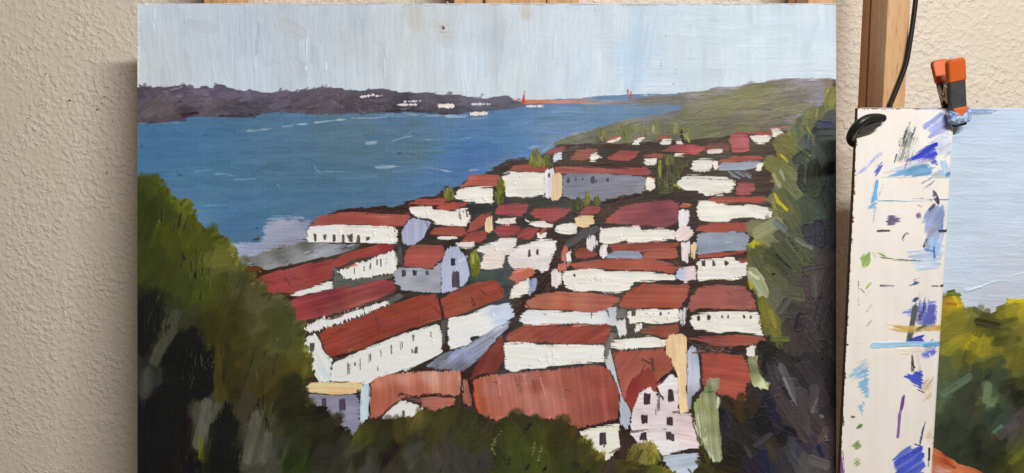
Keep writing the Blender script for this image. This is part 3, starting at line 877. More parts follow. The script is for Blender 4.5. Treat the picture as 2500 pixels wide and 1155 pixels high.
h = house('small white house by the shore trees under a red roof', 'C:578,590 590,562 636,552 638,600 610,615 580,622', (216, 218, 226), dry=.12)
roof(h, 'C:515,560 580,522 660,514 645,552 565,566', (160, 72, 60))
h = house('white block house under a brown red roof on the upper shore', 'C:830,570 850,556 890,556 905,592 870,620 838,615 ')
roof(h, 'C:700,598 745,538 830,530 900,526 850,565 835,605 780,612', (148, 74, 64), dry=.1)
h = house('lone red roof on the upper shore', '')
roof(h, 'C:958,602 1010,568 1070,548 1190,546 1150,600 1110,618 1010,612', (164, 74, 66), dry=.08)
cv.fill(h, 'C:890,585 920,590', WHT, line=3)

# the long blue-grey block
h = house('long blue grey building with a row of small dark windows', 'C:640,710 760,706 900,704 1080,714 1242,722 D:0,722 50,732 46,822 0,850 C:1240,842 1080,862 920,898 800,890 700,892 640,862',
          ctl('C:700,760,124,124,136 C:900,800,132,132,144 C:1100,780,134,134,146 C:1200,840,138,136,146 C:760,870,126,128,146'), ang=-3, imp=.35, var=8, sw=2.2)
roof(h, 'C:588,652 800,658 1000,664 1242,664 D:0,664 50,664 92,680 62,722 0,722 C:1150,714 1000,704 750,702 600,706', ctl('C:650,680,170,84,72 C:900,685,172,84,74 C:1150,690,160,70,66 D:40,690,156,68,64'), sl=90)
cv.fill(h, 'D:44,795 52,750 66,726 105,740 118,790 100,815 80,826 56,818', WHT, imp=.85, var=4)
marks(h, 'D:68,732 110,742', (178, 72, 56), 6)
windows(h, 'C', [(685, 750, 18, 40), (740, 745, 16, 32), (784, 742, 12, 18), (858, 748, 26, 44), (880, 758, 14, 24), (962, 748, 18, 28), (1020, 745, 14, 22)], (72, 66, 74), dry=.3)
marks(ground, 'C:930,905 1050,880|C:1090,870 1190,850', (30, 24, 26), 4)
h = house('white house with a slim window tower, above the middle of the town', 'C:218,725 250,692 380,697 450,700 522,702 518,850 440,872 330,868 250,862 214,812')
roof(h, 'C:275,682 300,645 420,640 470,650 560,648 545,692 400,696 340,690', (160, 72, 62))
e1 = cv.part('tower', h, 'pinkish white window tower'); cv.fill(e1, 'C:514,705 530,680 580,658 586,700 582,885 550,882 516,880', ctl('C:550,680,236,230,226 C:550,780,226,212,214 C:545,860,228,216,220'), ang=90, imp=.7)
windows(e1, 'C', [(550, 716, 15, 30)], (70, 54, 60))
e1 = cv.part('gable', h, 'cream yellow gable end'); cv.fill(e1, 'C:578,712 605,696 630,698 642,720 640,862 615,892 565,890 572,810', CREAM, ang=90, imp=.9, var=6)
marks(h, 'C:300,700 370,690|C:230,710 270,695', (48, 36, 34), 4, dry=.5)
marks(h, 'C:225,765 232,820', (200, 170, 30), 5, dry=.3)
h = house('white gabled house above the bay, left of a small tree', 'B:1068,880 1082,832 1130,800 1200,795 C:0,796 90,796 160,802 156,914 60,912 0,902 B:1180,905 1090,892')
roof(h, 'B:1110,802 1160,750 1184,716 1242,714 C:60,712 190,714 216,728 200,770 178,802 90,798 0,794', ctl('B:1180,760,180,90,76 C:100,760,172,80,66'), dry=.06)

# second band
h = house('stepped white house with two red roofs near the water', 'F:195,120 260,112 380,108 388,138 540,145 600,138 665,130 688,215 655,278 560,270 390,266 384,226 250,200 208,165')
marks(h, 'F:600,150 610,215|F:632,150 640,215|F:655,145 662,190', (90, 78, 72), 1.8, dry=.5)
marks(h, 'F:600,160 680,240', (244, 240, 232), 4)
roof(h, ['F:178,100 240,62 320,45 500,44 508,70 420,106 300,102 230,98', 'F:395,132 450,88 560,78 668,86 645,112 600,125 540,146 480,142'], (170, 72, 56))
marks(ground, 'F:100,140 190,150|F:110,110 190,125|F:330,215 400,250', (60, 44, 42), 7, dry=.6)
h = house('long white warehouse with a row of dark arched windows by the water', 'E:518,285 540,255 600,238 800,238 1000,242 1140,248 1188,280 1186,376 1040,378 880,376 700,372 520,370')
roof(h, 'B:58,1072 76,1030 130,992 200,986 330,980 480,980 560,990 660,992 752,990 760,1012 735,1050 700,1074 500,1068 300,1062 150,1064', ctl('B:120,1020,160,76,66 B:350,1010,168,76,62 B:540,1000,184,92,76 B:520,1040,164,70,56 B:700,1020,164,74,60'), sl=90)
marks(h, 'E:1155,262 1165,290|E:1180,265 1190,300', (60, 50, 50), 3, dry=.5)
windows(h, 'E', [(577, 335, 26, 50), (645, 333, 28, 44), (717, 338, 28, 52), (783, 340, 26, 56), (836, 338, 26, 56), (897, 345, 28, 56), (968, 340, 26, 30)], (92, 80, 78), dry=.35)
e1 = cv.part('gable', h, 'lavender grey shaded gable'); cv.fill(e1, 'F:128,330 150,280 190,225 225,205 300,218 370,235 335,330 300,380 250,408 190,430 140,412', (166, 169, 192), ang=90, var=7, rag=2.5, imp=.4)
marks(e1, 'F:330,240 350,300', (60, 54, 58), 5, dry=.6)
h = house('thin white strip of a house under a red roof, right of the warehouse', 'F:418,362 450,356 500,356 575,344 580,376 500,388 425,382', (236, 226, 218))
roof(h, 'F:350,332 400,292 470,276 560,270 640,290 668,345 590,360 500,350 430,350', (160, 72, 58))
h = house('small red roof between the cream house and the white dabs', '')
roof(h, 'F:612,395 650,350 720,322 822,310 812,370 760,412 690,396', (158, 66, 56))
h = house('steep narrow red roof leaning up beside the cream house', '')
roof(h, 'F:655,322 690,242 760,186 870,145 845,200 790,270 710,316', (162, 70, 58), ang=-40)
house('small cream yellow house with a vertical highlight', 'F:792,250 815,212 862,188 872,240 870,300 842,322 800,312', CREAM, ang=90, imp=.9, var=8)
h = house('pale pink dabs of a house wall left of the olive tree', 'F:553,412 580,400 650,400 720,392 718,440 650,448 600,442', PINK)
h = house('pinkish white house under a large rose roof', 'F:888,240 908,198 980,202 1060,200 1056,252 1000,262 940,262', PINK)
roof(h, 'F:884,158 918,98 1000,88 1152,94 1142,152 1100,192 1000,192 900,186', (160, 66, 66), ang=-3)
h = house('rose roof below the pinkish white wall', '')
roof(h, 'F:874,312 900,266 1000,266 1086,276 1080,322 1000,366 910,356', (156, 62, 62))
h = house('small white chimney house under a leaf shaped red roof', 'G:284,350 290,305 318,322 340,316 356,296 352,340 315,358')
roof(h, 'G:130,342 170,285 220,264 292,262 300,290 230,350 165,360', (158, 66, 62), ang=-20)
marks(h, 'G:318,310 335,285 350,272', (194, 94, 66), 6, imp=.8)
h = house('white streaked wall under a big rose roof in the upper middle', 'G:195,206 228,224 340,218 405,245 400,268 330,272 232,250', dry=.15)
roof(h, 'G:228,165 268,122 400,118 544,120 505,180 400,226 300,210', (160, 68, 64), ang=-3)
h = house('cream yellow house beside a square white wall', 'G:422,290 440,248 520,240 594,236 592,308 540,326 440,312')
e1 = cv.part('facade', h, 'cream yellow front'); cv.fill(e1, 'G:566,215 590,176 660,172 722,170 720,240 650,276 582,254', CREAM, imp=.9, var=5)
roof(h, 'G:598,162 650,110 720,108 774,116 752,152 700,172 612,172', (160, 70, 66))
marks(ground, 'G:520,395 640,320 720,285', (92, 90, 96), 18, dry=.2)
marks(ground, 'G:560,150 600,170', (40, 40, 34), 8)
h = house('white house with a pink wall, left of two window dabs', 'F:744,482 762,430 830,412 900,390 925,372 1060,360 1056,420 1010,500 970,502 955,472 800,492', (230, 222, 216))
e1 = cv.part('facade', h, 'warm pinkish front'); cv.fill(e1, 'F:764,612 780,560 800,482 880,468 965,464 958,602 900,622 830,632', (236, 221, 211), imp=.9, var=6)
h = house('pinkish white house with two dark window dabs', 'G:62,512 80,470 110,424 200,392 290,362 380,352 432,372 428,440 395,500 372,600 312,612 290,582 180,584 100,582 72,552', ctl('G:350,400,236,230,226 G:200,440,232,222,216 G:150,530,226,212,206 G:330,560,224,216,212'), rag=3.4)
windows(h, 'G', [(227, 462, 26, 60), (287, 455, 20, 40)], (66, 50, 54))
h = house('small white house with a bright orange roof and a blue grey side', 'G:72,808 88,742 120,704 150,682 226,660 226,772 150,792 90,812')
e1 = cv.part('gable', h, 'blue grey shaded side'); cv.fill(e1, 'G:222,672 250,650 288,652 268,750 220,790', (150, 158, 188), dry=.25, ang=90)
roof(h, 'G:72,658 110,602 160,580 220,572 272,602 262,636 200,662 150,682 128,704 108,672', (200, 104, 82), ang=-10, imp=.7)
marks(h, 'G:120,610 200,575|G:210,575 270,572', (228, 178, 160), 3, imp=.8)

# church
h = house('lavender grey church with a dark arched door, left of the olive tree', 'F:62,645 85,612 120,600 300,612 380,612 425,575 458,560 455,802 360,808 250,806 140,786 82,735',
          ctl('F:120,640,164,164,172 F:250,620,168,170,182 F:300,720,152,152,160 F:420,640,160,162,174 F:420,760,156,156,164'), imp=.35, var=6)
e1 = cv.part('facade', h, 'pale lavender church front'); cv.fill(e1, 'F:452,802 455,565 470,520 488,472 540,425 590,440 622,490 665,538 682,660 642,740 580,780 520,804', (180, 185, 208), ang=80, imp=.4, var=6)
marks(h, 'F:560,770 600,742|F:600,560 660,520', (206, 210, 226), 4)
roof(h, 'F:145,592 160,530 178,462 215,425 340,420 460,425 490,482 450,552 380,612 300,612 220,604', ctl('F:250,440,150,70,60 F:300,520,168,76,68 F:400,560,168,74,66 F:200,560,164,72,64'))
windows(e1, 'F', [(547, 562, 40, 66)], (58, 54, 60)); windows(e1, 'F', [(572, 702, 62, 132)], (84, 80, 88), 'door', .1)
marks(e1, 'F:545,660 552,760|F:570,650 572,755|F:596,650 598,730', (52, 48, 56), 2.4)
windows(h, 'F', [(150, 650, 30, 52), (237, 648, 28, 42), (337, 648, 26, 42)], (70, 68, 76))

# left rows
h = house('long red roofed row nearest the left tree, white wall streaked below it', 'E:368,772 420,742 560,702 690,658 708,662 708,712 600,742 470,772', rag=4)
roof(h, ['E:640,512 760,475 860,440 960,402 1060,376 1170,388 1168,428 1040,466 860,502 760,562 700,545', 'E:88,680 200,612 300,585 400,560 640,510 722,540 702,600 695,642 560,692 400,742 210,752 192,705'],
     ctl('E:150,670,158,56,58 E:300,620,150,58,58 E:450,640,156,66,60 E:600,580,146,58,54 E:780,500,158,66,56 E:1000,420,164,66,58 E:1100,395,150,44,48'), ang=-17, dry=.07)
marks(h, 'E:240,660 300,670|E:360,640 380,670|E:420,630 470,640|E:610,640 640,650', (110, 56, 44), 8, dry=.6)
h = house('short white row with thin window slits, under the red roof row', 'E:728,592 800,562 900,522 1050,468 1166,430 1188,520 1166,590 1000,622 860,646 790,642 770,604', rag=3.5, ang=80)
windows(h, 'E', [(870, 582, 9, 50), (940, 565, 9, 40), (985, 545, 9, 46), (1035, 520, 9, 44), (1063, 520, 9, 60), (1106, 505, 9, 70)], (96, 92, 80), dry=.3)
marks(h, 'E:800,560 880,535', (206, 110, 84), 5)
cv.fill(ground, 'E:708,545 760,600 790,650 900,642 1150,602 1140,640 900,682 716,716', (92, 94, 88), var=9, dry=.1)
cv.fill(ground, 'E:1180,400 1216,400 1216,540 1190,520', (84, 80, 78), ang=90, dry=.2)
h = house('dark rose red long roof with a white streaked wall, above the rust red row', 'E:486,1042 498,998 560,962 640,920 662,940 850,876 1000,835 1120,796 1132,832 1000,882 750,972 640,1002 600,1032', rag=5, ang=75)
roof(h, 'E:362,822 430,785 500,756 720,722 900,682 1060,652 1160,658 1188,735 1050,792 800,882 550,942 430,968 400,920 378,880',
     ctl('E:420,850,150,58,60 E:700,760,126,46,54 E:900,720,150,64,64 E:1100,690,150,62,62 E:700,840,140,62,54 E:900,800,156,74,62 E:450,930,156,60,58 E:600,810,134,48,52'), ang=-16, var=12, sl=110)
marks(ground, 'E:1130,810 1200,775', (100, 104, 102), 14)
marks(ground, 'E:470,960 700,930 900,860 1100,795', (60, 40, 32), 5, dry=.4)
h = house('long white house with rust red roof sloping to its gable with one dark window', 'I:368,502 378,430 390,362 500,322 700,232 900,152 1150,90 1172,200 1170,300 1050,362 900,422 780,452 690,482 640,516 600,516', (232, 228, 217), ang=-25)
e1 = cv.part('gable', h, 'white gable end with one dark window'); cv.fill(e1, 'I:164,245 185,198 260,155 292,190 330,290 382,340 380,420 362,505 300,505 242,432 195,332', ctl('I:230,220,226,224,220 I:300,330,222,222,222 I:330,430,200,208,222'), ang=60, imp=.6)
windows(e1, 'I', [(243, 258, 34, 66)], (70, 66, 68))
windows(h, 'I', [(492, 412, 11, 88), (506, 415, 11, 80), (578, 378, 13, 84), (645, 340, 12, 70), (658, 330, 12, 60), (732, 298, 10, 56), (808, 274, 12, 66), (870, 245, 11, 64), (882, 240, 10, 50), (963, 190, 15, 48), (1087, 165, 14, 48), (980, 275, 24, 40), (955, 285, 16, 30), (548, 378, 20, 26), (710, 410, 16, 30)], (118, 106, 98), dry=.42)
roof(h, 'P:777,812 830,792 940,749 1034,719 1062,716 1074,738 1083,761 1079,779 1015,802 919,834 858,860 817,874 796,860 783,834', ctl('P:800,830,146,58,44 900,790,142,54,42 1000,760,146,58,46 1060,740,160,62,46 1060,775,150,62,48 850,850,148,62,48'), ang=-20, var=9)
marks(h, 'P:918,775 922,815|P:965,752 970,775|P:1016,765 1022,785|P:790,820 850,800|P:1060,750 1078,770', (100, 44, 36), 9, dry=.72, soft=3)
marks(h, 'P:851,858 880,840|P:930,828 945,822|P:1040,790 1075,778', (150, 110, 50), 4, dry=.6)
marks(h, 'P:800,874 860,862 1000,806 1075,782', (48, 34, 28), 3, dry=.3)
h = house('white house with a second rust red roof, blue grey at its right end', 'P:1093,780 1146,764 1191,749 1243,737 1256,770 1230,792 1177,822 1149,822 1149,842 1095,852', ctl('P:1110,800,232,230,224 1170,785,230,230,228 1230,760,206,212,230 1240,780,196,206,234'), ang=-20)
roof(h, 'F:448,872 490,840 560,790 700,742 880,704 932,742 962,832 900,872 800,908 700,952 480,1022 468,950', ctl('F:520,860,150,62,46 F:700,800,150,66,50 F:640,900,156,72,52 F:850,740,156,62,48 F:880,840,150,62,48'), ang=-20)
marks(h, 'F:620,840 660,900|F:700,850 720,900|F:750,820 770,870|F:780,790 810,820|F:910,740 955,820', (96, 46, 38), 8, dry=.66, soft=2)
marks(h, 'F:440,880 470,1000', (60, 36, 30), 4, dry=.2)
cv.fill(ground, 'J:103,72 155,58 150,150 140,205 130,242 115,205', (88, 85, 80), ang=90, var=9)
h = cv.part('painted_road', label='blue grey painted street climbing between the rows')
cv.fill(h, 'J:0,392 50,345 100,312 200,275 300,252 350,200 420,162 520,110 610,72 590,122 480,222 400,312 320,392 250,432 100,412', ctl('J:50,390,120,122,132 J:200,330,150,154,180 J:300,300,146,150,176 J:430,190,150,152,168 J:560,110,176,180,192 J:250,400,110,110,120 J:120,320,120,120,124'), ang=-35, dry=.3, var=14, imp=.25)
h = house('dark red roof triangle beside the blue grey street', '')
roof(h, 'J:308,492 350,392 460,252 552,162 558,342 500,432 380,452', ctl('J:500,240,132,58,46 J:400,400,124,50,42 J:520,360,116,46,40'), ang=-60)

# third band, right of the road
h = house('white house under a wide maroon roof', 'G:762,262 800,272 930,256 1065,250 1078,290 1186,280 H:100,270 170,266 265,282 268,345 150,366 0,372 G:1100,380 980,382 968,352 900,384 800,392 757,372')
roof(h, 'G:800,238 830,182 920,112 1020,76 1186,68 H:100,62 240,60 302,80 296,210 240,246 150,256 0,246 G:1050,248 900,242', ctl('G:850,210,164,78,70 G:1000,150,150,68,70 G:1100,200,140,60,60 H:100,120,140,62,70 H:200,180,134,60,68 H:260,100,148,64,70'), ang=-8, sl=90)
h = house('white chimney with a pink base and an orange cap, right of the maroon roof', 'H:296,142 330,122 375,142 372,200 358,252 300,252', (226, 222, 226), ang=90)
e1 = cv.part('wall', h, 'pale pink base'); cv.fill(e1, 'H:258,312 300,252 370,246 406,302 360,360 290,362', (228, 208, 206), ang=-30, imp=.8)
e1 = cv.part('wall', h, 'white lower dab'); cv.fill(e1, 'H:312,372 375,360 378,440 366,524 318,502', (226, 216, 214), ang=90, imp=.8, rag=3)
roof(h, 'H:298,104 312,82 350,74 386,90 370,116 322,118', (190, 82, 56), imp=.8)
marks(h, 'H:330,84 380,88', (220, 150, 120), 3)
house('narrow cream yellow wall beside a blue wall', 'H:378,392 410,364 426,382 428,510 385,482', CREAM, ang=90, imp=.8)
house('lavender and pink square house at the end of a long white wall', 'H:276,592 300,552 415,545 432,655 342,670 278,642', ctl('H:300,600,186,190,214 H:380,590,232,212,212 H:400,640,228,210,210'), imp=.8)
h = house('white house with knife ridges under a thin red roof, beside the right tree', 'D:408,1002 412,950 416,902 470,894 532,898 545,915 650,925 800,925 880,940 955,962 930,1012 880,1028 740,1012 660,1030 600,1042 490,1047 425,1032')
roof(h, 'D:486,892 520,870 700,868 890,862 904,905 800,912 700,916 540,912', (172, 76, 58))
h = house('grey blue house under a red roof, beside the right tree', 'H:428,302 500,296 780,290 828,332 790,426 700,436 600,442 430,462', ctl('H:500,320,150,158,174 H:700,320,152,160,174 H:600,390,140,148,166 H:480,430,136,144,160'), imp=.5, knife=False)
marks(h, 'H:520,370 620,360|H:640,370 690,366|H:520,400 530,420', (170, 176, 186), 3)
marks(h, 'H:775,330 825,335|H:775,360 820,365|H:770,395 800,400', (70, 60, 62), 3, dry=.5)
roof(h, 'H:424,288 440,250 550,222 750,224 908,240 840,288 700,292 550,302', (164, 72, 56))
h = house('square white house with three dark window dabs near the right tree', 'H:424,512 470,496 600,488 700,484 730,512 806,520 802,612 740,642 690,657 560,645 440,652')
roof(h, 'H:436,485 470,456 620,440 792,430 780,456 600,482', (166, 66, 50)); marks(h, 'H:740,500 810,505', (170, 76, 62), 4, dry=.4)
windows(h, 'H', [(478, 527, 30, 42), (551, 527, 26, 40), (642, 525, 26, 32), (658, 524, 14, 14)], (66, 62, 62))
marks(h, 'H:440,640 560,632 680,636', (246, 242, 234), 5, imp=1.2)
h = house('rust red roofs with a blue slab between them', '')
roof(h, 'G:572,455 600,425 655,415 720,440 745,470 730,500 580,506', (150, 66, 52))
roof(h, ['G:828,412 960,384 1186,378 H:100,365 302,370 292,402 200,430 100,440 30,450 0,490 G:1090,462 960,448 870,446'], (152, 66, 50), ang=-4)
roof(h, ['H:28,470 60,440 150,420 280,405 292,490 150,498 40,492'], (172, 82, 64))
e1 = cv.part('facade', h, 'blue grey slab'); cv.fill(e1, 'G:808,502 830,470 862,450 960,446 1062,456 1092,502 950,506', (146, 154, 172), imp=.5)
marks(ground, 'H:260,470 310,480|H:250,510 320,560', (120, 100, 60), 5, dry=.6)
for s_, l_ in (('G:660,392 668,350 682,334 726,325 746,388 700,456 668,432', 'tall oval white dab standing on the road'), ('G:754,452 770,405 826,395 822,480 790,506 762,482', 'white dab house right of the tall oval one')):
    house(l_, s_, (234, 226, 222), ang=90, imp=.85)
h = house('long white house with a single window dab, in the right middle', 'G:474,642 488,602 640,578 760,590 900,602 1186,610 H:60,598 265,612 267,660 180,658 100,666 0,657 G:1186,675 1022,682 985,740 900,768 800,765 720,752 640,756 560,748 492,712', WHT, rag=3)
roof(h, 'G:536,548 620,520 900,504 1186,500 H:100,502 240,526 296,560 250,606 120,590 0,586 G:1100,598 900,592 700,582 560,582', ctl('G:650,550,170,80,62 G:900,545,164,74,56 G:1100,550,170,80,62 H:150,555,168,76,60'), sl=90)
marks(h, 'G:900,630 1186,620 H:150,620', (214, 222, 226), 6, dry=.4); marks(h, 'G:700,640 690,660 705,680|G:780,640 770,665 790,682|G:855,630 860,670', (250, 246, 240), 3, imp=1.4)
windows(h, 'G', [(569, 632, 20, 26)], (64, 58, 60))
house('rounded white dab at the left end of the long white house', 'G:386,645 396,595 430,592 472,606 466,700 432,732 398,702', PINK, imp=.85, ang=90)
h = house('orange and white chimney at the roadside', 'G:500,480 522,450 545,440 546,525 500,530', WHT, ang=80)
roof(h, ['G:462,530 470,445 508,404 524,440 505,470 500,528', 'G:428,592 450,545 545,530 520,570 480,600'], ctl('G:490,430,200,100,80 G:480,500,206,124,106 G:470,570,200,106,86'), ang=80, imp=.7)

h = house('salmon roofed white house with a grey right end, below the long white house', 'G:152,972 170,932 222,896 500,906 722,916 830,882 892,870 892,962 900,992 860,1012 690,1006 500,1002 280,1016 182,1006', ctl('G:250,950,222,222,220 G:500,955,226,224,219 G:750,960,222,222,218 G:850,930,198,200,206'), imp=.55)
marks(h, 'G:800,890 850,930|G:820,900 840,960|G:700,910 697,950', (80, 76, 78), 3, dry=.5)
roof(h, 'G:184,882 200,832 260,795 330,766 460,756 600,760 920,790 908,832 800,892 730,916 600,905 400,896 250,892', ctl('G:250,850,176,98,76 G:450,800,186,104,82 G:600,830,190,108,86 G:800,830,180,90,70 G:500,880,176,84,62'), ang=2, sl=110)
marks(h, 'G:188,830 240,890|G:200,850 220,890', (80, 56, 44), 4, dry=.5)
h = house('grey shaded wall between two red roofed houses', 'G:888,892 930,880 966,892 972,962 890,962', (116, 112, 106), knife=False, imp=.4)
house('narrow white upright wall beside the grey one', 'G:860,992 900,970 962,955 972,1082 910,1102 895,1040', (220, 216, 210), ang=85, imp=.7)
h = house('red roofed house with a small row of window dots, beside the gap', 'G:974,912 1060,886 1186,884 H:150,872 290,870 296,960 170,970 80,972 0,975 G:1100,992 985,996')
roof(h, 'G:904,868 940,800 970,762 1040,720 1100,690 1186,688 H:50,668 200,682 372,690 362,770 330,820 300,862 150,856 0,856 G:1100,880 960,882', ctl('G:960,840,168,74,54 G:1060,760,164,74,56 H:100,750,168,80,66 H:300,760,166,80,66 H:150,830,166,70,50'), ang=2, sl=100)
marks(h, 'G:1040,760 1110,690', (186, 80, 54), 4)
windows(h, 'G', [(1020, 923, 26, 36), (1115, 924, 10, 12)], (70, 64, 64)); windows(h, 'H', [(162, 900, 14, 22), (217, 898, 10, 12), (108, 902, 8, 8)], (80, 74, 74))
e1 = cv.part('gable', h, 'white streaked gable end'); cv.fill(e1, 'H:292,880 355,852 350,940 326,996 305,985', (196, 194, 200), ang=86, dry=.5, var=12)
h = house('brown red roof under the window dots', 'G:1022,1058 1035,1005 1078,1002 1080,1030 1040,1070', WHT, ang=80)
roof(h, 'H:10,1012 150,985 292,970 302,1030 270,1065 200,1078 100,1060 20,1046', ctl('H:60,1020,140,78,64 H:200,1020,162,76,58 H:150,1050,146,70,56'), dry=.18)
h = house('white house with six window dots, against the right tree', 'H:384,962 396,902 520,890 700,884 890,896 910,1000 922,1062 830,1042 720,1026 660,1030 600,1046 540,1030 402,1012')
roof(h, 'H:358,862 380,792 440,702 560,690 680,688 782,690 852,782 878,866 780,868 700,860 600,868 500,860 390,886', ctl('H:450,780,168,84,76 H:600,760,170,86,76 H:700,740,160,86,76 H:800,800,158,82,74 H:480,840,166,82,70'), ang=5)
marks(h, 'H:640,720 680,760|H:700,730 760,720|H:760,760 840,780', (124, 72, 60), 5, dry=.65)
windows(h, 'H', [(443, 933, 24, 40), (517, 928, 24, 36), (615, 922, 16, 28), (662, 920, 16, 28), (780, 922, 16, 26), (827, 925, 14, 24)], (62, 58, 58))
h = house('large white house under a streaked red roof, in the lower middle', 'J:558,232 620,220 700,218 800,234 1000,238 1170,240 K:180,242 278,246 276,360 150,370 0,376 J:1080,372 1000,380 800,412 700,420 640,430 562,416')
roof(h, 'J:572,205 580,162 640,130 700,105 850,100 1000,100 1170,95 K:180,95 312,100 324,150 300,195 284,232 150,236 0,232 J:1050,238 800,222 650,222', ctl('J:650,170,166,82,64 J:850,150,160,70,54 J:1050,160,156,66,52 K:100,170,156,68,54 K:270,150,150,66,54'), ang=-30, var=11, sl=50)
marks(h, 'J:700,98 900,94 1080,92|J:1050,105 1160,98', (214, 132, 108), 3.5, imp=.8)
marks(h, 'J:800,330 850,385|J:870,300 875,370|J:905,280 915,370', (248, 246, 240), 3, imp=1.3)
cv.fill(ground, 'K:285,250 318,160 372,158 345,200 320,255 302,372 274,368', (118, 111, 102), ang=-75, var=12, dry=.1)
h = house('pale blue white strip wall running down between two big roofs', 'K:284,372 302,320 322,270 350,388 380,520 402,602 440,660 468,722 466,800 440,852 392,802 386,602 350,482', ctl('K:320,350,196,194,190 K:350,430,188,194,202 K:420,660,178,184,196 K:430,780,176,182,194'), ang=75, dry=.2, imp=.5, knife=False)
h = house('white walled house behind the cream tower, red roof below it', 'K:324,252 340,202 480,182 620,180 728,202 716,250 620,268 500,270 400,276', WHT)
roof(h, 'K:338,292 500,280 600,272 692,264 760,330 775,420 690,500 650,590 560,560 470,600 425,640 395,560 378,480', ctl('K:400,320,170,82,66 K:550,320,160,80,64 K:420,500,172,88,70 K:700,400,164,78,60 K:600,300,160,78,62'), ang=-50)
marks(h, 'K:560,350 600,370|K:620,340 640,470|K:560,380 540,420', (84, 56, 46), 7, dry=.5)

# the big salmon roof and its neighbours
h = house('cream house with one dark window under the biggest salmon roof', 'K:98,862 200,830 300,815 388,800 396,980 340,1030 290,1082 240,1050 178,1000', (226, 220, 198), imp=.6)
marks(h, 'K:320,1010 390,980', (110, 100, 100), 6, dry=.5)
windows(h, 'K', [(267, 910, 52, 84)], (66, 54, 62))
marks(h, 'K:262,930 270,965|K:280,940 278,965', (66, 54, 62), 2)
roof(h, 'J:328,512 360,485 400,466 600,440 900,420 1170,384 K:120,380 240,386 300,410 350,490 380,580 386,690 372,770 300,790 200,812 90,832 0,802 J:1080,832 960,792 870,772 700,752 600,740 500,782 380,732 350,652',
     ctl('J:360,540,176,86,60 J:370,640,178,84,54 J:450,560,178,100,84 J:600,500,176,98,84 J:560,650,176,96,78 J:700,600,182,108,92 J:720,500,180,104,90 J:780,540,160,76,60 J:850,600,182,106,90 J:900,520,170,90,76 J:950,700,176,96,82 J:1050,480,164,82,68 J:1100,650,164,84,70 K:50,500,162,78,64 K:250,500,154,70,56 K:250,700,160,76,60 K:100,650,160,78,64 K:350,650,152,68,56'), ang=82, var=10, sl=120, sw=5, warp=5)
marks(h, 'J:340,520 372,700', (186, 84, 50), 5, dry=.3); marks(h, 'J:700,455 745,720|J:820,480 880,760|J:960,490 1000,780', (200, 132, 114), 3.5, dry=.5, imp=.9)
marks(h, 'J:640,480 680,570|J:500,510 550,530|J:1000,560 1060,580|J:770,490 790,570', (110, 62, 52), 9, dry=.7)
marks(h, 'J:500,445 520,520 530,600|J:650,460 720,455', (196, 124, 106), 5, dry=.4)
marks(h, 'J:330,520 350,690', (48, 34, 28), 5, dry=.2)
h = house('salmon roofed house with a white gable above the foreground bush', 'I:708,782 780,710 850,652 872,630 940,655 1032,690 960,752 850,762', (226, 224, 220), imp=.6, ang=-40)
roof(h, ['I:650,532 700,472 850,440 1060,425 1170,430 J:120,425 240,425 252,500 240,602 100,596 0,590 I:1050,602 900,612 850,662 770,722 690,772 652,752'],
     ctl('I:720,490,196,116,92 I:900,480,200,124,102 I:1100,460,208,142,120 J:150,480,194,120,98 J:180,560,188,108,86 I:700,620,170,86,68 I:780,680,168,82,66 I:1000,570,178,92,74 I:850,570,168,84,66'), ang=85, sl=60, sw=4)
roof(h, 'I:872,602 1000,612 1170,602 J:100,618 205,622 200,682 120,690 60,712 0,692 I:1100,718 1000,662', ctl('I:950,630,96,60,48 I:1080,640,168,88,72 J:100,650,172,92,74'))
marks(h, 'I:860,600 880,590 1000,620 1020,650|I:1020,600 1160,600', (58, 42, 34), 5, dry=.4)
marks(h, 'I:700,770 760,720 850,655', (60, 42, 34), 4, dry=.3)
windows(h, 'I', [(893, 728, 15, 40)], (90, 76, 74))
h = house('narrow salmon roof strip left of the biggest roof', '')
roof(h, 'J:258,482 282,480 302,502 318,600 332,692 260,662', (166, 92, 76), ang=82)
marks(h, 'J:240,480 255,560', (214, 200, 190), 3, dry=.5)
h = house('lavender house with a cream roof and two dark windows, low in the painting', 'I:208,592 400,602 552,590 577,640 582,832 530,888 420,802 330,722 220,652', ctl('I:300,640,132,126,138 I:500,700,136,134,150 I:450,780,132,128,146 I:550,640,126,122,138'), imp=.35, var=6, knife=False)
roof(h, 'I:188,552 220,512 400,502 602,505 608,560 530,592 400,598 300,590 212,582', (226, 184, 138), imp=.7, label='cream orange flat roof')
windows(h, 'I', [(326, 654, 42, 64), (454, 668, 44, 86)], (78, 68, 78))
e1 = cv.part('gable', h, 'pale blue strip gable'); cv.fill(e1, 'I:588,552 610,522 648,520 644,762 580,815', (176, 192, 210), ang=88, imp=.5)
marks(ground, 'I:655,530 655,600|I:570,570 580,620', (60, 48, 46), 4, dry=.3)

# bottom right corner of the town
h = house('pink house with six dark windows and two pointed gables', 'K:468,852 470,780 480,702 520,592 602,525 640,560 660,600 672,520 700,485 760,455 808,470 812,720 900,730 930,800 958,880 952,982 880,990 820,1002 760,1015 700,1032 600,932 520,952 462,882',
          ctl('K:590,560,226,212,210 K:560,700,218,202,202 K:740,500,224,212,212 K:740,680,212,196,198 K:600,830,216,202,202 K:850,800,218,196,196 K:880,920,222,198,196 K:740,950,224,214,212 K:700,1000,214,206,206 K:620,900,222,214,212'), imp=.5, var=6)
cv.fill(h, 'K:655,600 690,590 688,690 640,740', (120, 104, 106), dry=.55, ang=90)
marks(h, 'K:470,858 600,850 720,842|K:775,720 900,725|K:820,845 815,862', (90, 76, 78), 2.6, dry=.6)
marks(h, 'K:545,605 660,560|K:700,525 800,515', (238, 228, 226), 3, dry=.4)
marks(h, 'K:810,850 950,880|K:840,920 950,940', (230, 204, 200), 18, dry=.2)
